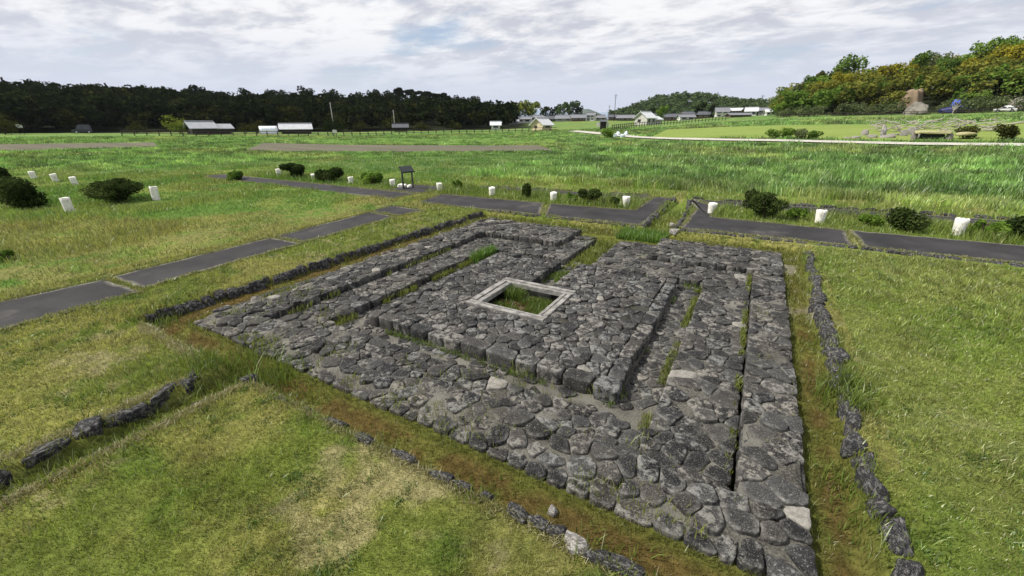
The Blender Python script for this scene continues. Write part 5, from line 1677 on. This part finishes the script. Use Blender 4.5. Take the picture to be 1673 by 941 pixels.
# ragged grass creeping over the asphalt edges
rs3 = np.random.default_rng(51)
E0 = []
for pl in PANELS:
    for i in range(len(pl)):
        a_ = np.array(pl[i]); b_ = np.array(pl[(i + 1) % len(pl)]); ln2 = np.linalg.norm(b_ - a_)
        m2 = int(min(ln2, 14) * 330)
        t2 = rs3.random(m2) * min(1, 14 / ln2)
        q2 = a_ + (b_ - a_) * t2[:, None]
        wv = (fbm(q2[:, 0] * 1.5, q2[:, 1] * 1.5 + 3, 3) - .42) * .4
        cen = np.mean(pl, 0); nn2 = np.array([-(b_ - a_)[1], (b_ - a_)[0]]) / ln2
        if nn2 @ (cen - a_) < 0: nn2 = -nn2
        E0.append(q2 + nn2 * (wv[:, None] * rs3.random((m2, 1)) + rs3.normal(0, .035, (m2, 1)) - .03))
P3 = np.concatenate(E0)
c3 = np.where(rs3.random((len(P3), 1)) < .5, [[0.26, 0.235, 0.12]], [[0.14, 0.175, 0.04]])
blades('path_fringe', P3[:, 0], P3[:, 1], ground_z(P3[:, 0], P3[:, 1]) + .01, rs3.uniform(.02, .08, len(P3)), np.full(len(P3), .013), c3, 'ragged strip of dry grass creeping over the asphalt edges', .8, 12)
# 4 meadow, beds, verge
u, v, r = scatter(560000, 11, 62, -78, 78, power=1.1, seed=23)
m = ~on_path(u, v) & ((u < -13.7) | (v > 17.0)) & ~((v > 24.2) & (u > -19)) & ~inr(u, v, FDR) & ~((u < -13.7) & (r > 52)) & ~inr(u, v, LDR)
u, v, r = u[m], v[m], r[m]
c = surf_col(u, v)
n2 = fbm(u * .5 + 4, v * .5, 4)
bed = (v > 17) & (v < 20.3) & (u > -34)
low = (u > -16.8) & (v < 14.5)
hg = np.where(bed, .18, np.where(low, .05, .11)) * (0.5 + 1.3 * sm((n2 - .3) / .4)) * rng.uniform(.5, 1.5, len(u))
straw = rng.random(len(u)) < 0.08
c[straw] = c[straw] * .4 + np.array([0.27, 0.24, 0.11]) * .6
blades('meadow_grass', u, v, ground_z(u, v) - .01, hg, 0.004 + 0.0009 * r, c * 1.1, 'rough meadow grass and weeds round the white posts', .5, 8)
# 5 tall crop
u, v, r = scatter(660000, 20, 125, -76, 76, power=1.25, seed=24)
n1 = fbm(u * .35, v * .35, 4); n2 = fbm(u * 1.3, v * 1.3, 3)
m = ((v > 24.0 + 1.2 * (n1 - .5)) & (u > -19)) | ((u <= -19) & (r > 50))
m &= (rng.random(len(u)) < .35 + .65 * sm((n2 - .3) / .25))
PS = [on_ground(*q)[:2] for q in ((-80, 250), (260, 240), (250, 233), (-80, 238))]; PS2 = [on_ground(*q)[:2] for q in ((400, 247), (905, 247), (880, 238), (430, 234))]
PS3 = [on_ground(*q)[:2] for q in ((1060, 226), (1720, 232), (1720, 196), (1090, 212))]
m &= ~pip(u, v, PS) & ~pip(u, v, PS2) & ~pip(u, v, PS3)
rp = [on_ground(*q)[:2] for q in ((930, 218), (1040, 230), (1180, 234), (1400, 238), (1673, 243), (1800, 245), (1800, 238), (1673, 235), (1400, 231), (1180, 227), (1040, 223), (945, 213))]
m &= ~pip(u, v, rp)
u, v, r = u[m], v[m], r[m]
c = surf_col(u, v)
tall = (u > -19)
cl = fbm(u * .8 + 11, v * .8, 4); cl2 = fbm(u * .16 + 5, v * .3, 3)
c = c * (.5 + 1.0 * sm((cl - .28) / .45))[:, None] * (.75 + .5 * sm((cl2 - .3) / .4))[:, None]
pale = rng.random(len(u)) < .12
c[pale] = c[pale] * .6 + np.array([0.19, 0.26, 0.10]) * .4
hg = np.where(tall, .34, .2) * (0.5 + 1.0 * sm((fbm(u * .6 + 2, v * .6, 4) - .3) / .4)) * rng.uniform(.6, 1.35, len(u))
blades('crop', u, v, terrain(u, v) - .01, hg, 0.007 + 0.0011 * r, c * 1.3, 'tall bright green crop filling the fields beyond the paths', .42, 9, 'crop')

# ------------------------------------------------------------------ air
hm = bpy.data.materials.new('haze_air')
hm.use_nodes = True
k = NT(hm.node_tree)
pv = k.n('ShaderNodeVolumePrincipled', {'Color': (0.86, 0.92, 1.0, 1), 'Density': 0.00005, 'Anisotropy': 0.2})
k.n('ShaderNodeOutputMaterial', {'Volume': pv.outputs[0]})
hz = MB().box((0, 0, 38), (15000, 15000, 84)).build('haze', hm)
tag(hz, kind='stuff')
hz['label'] = 'thin pale air between the camera and the far hills'
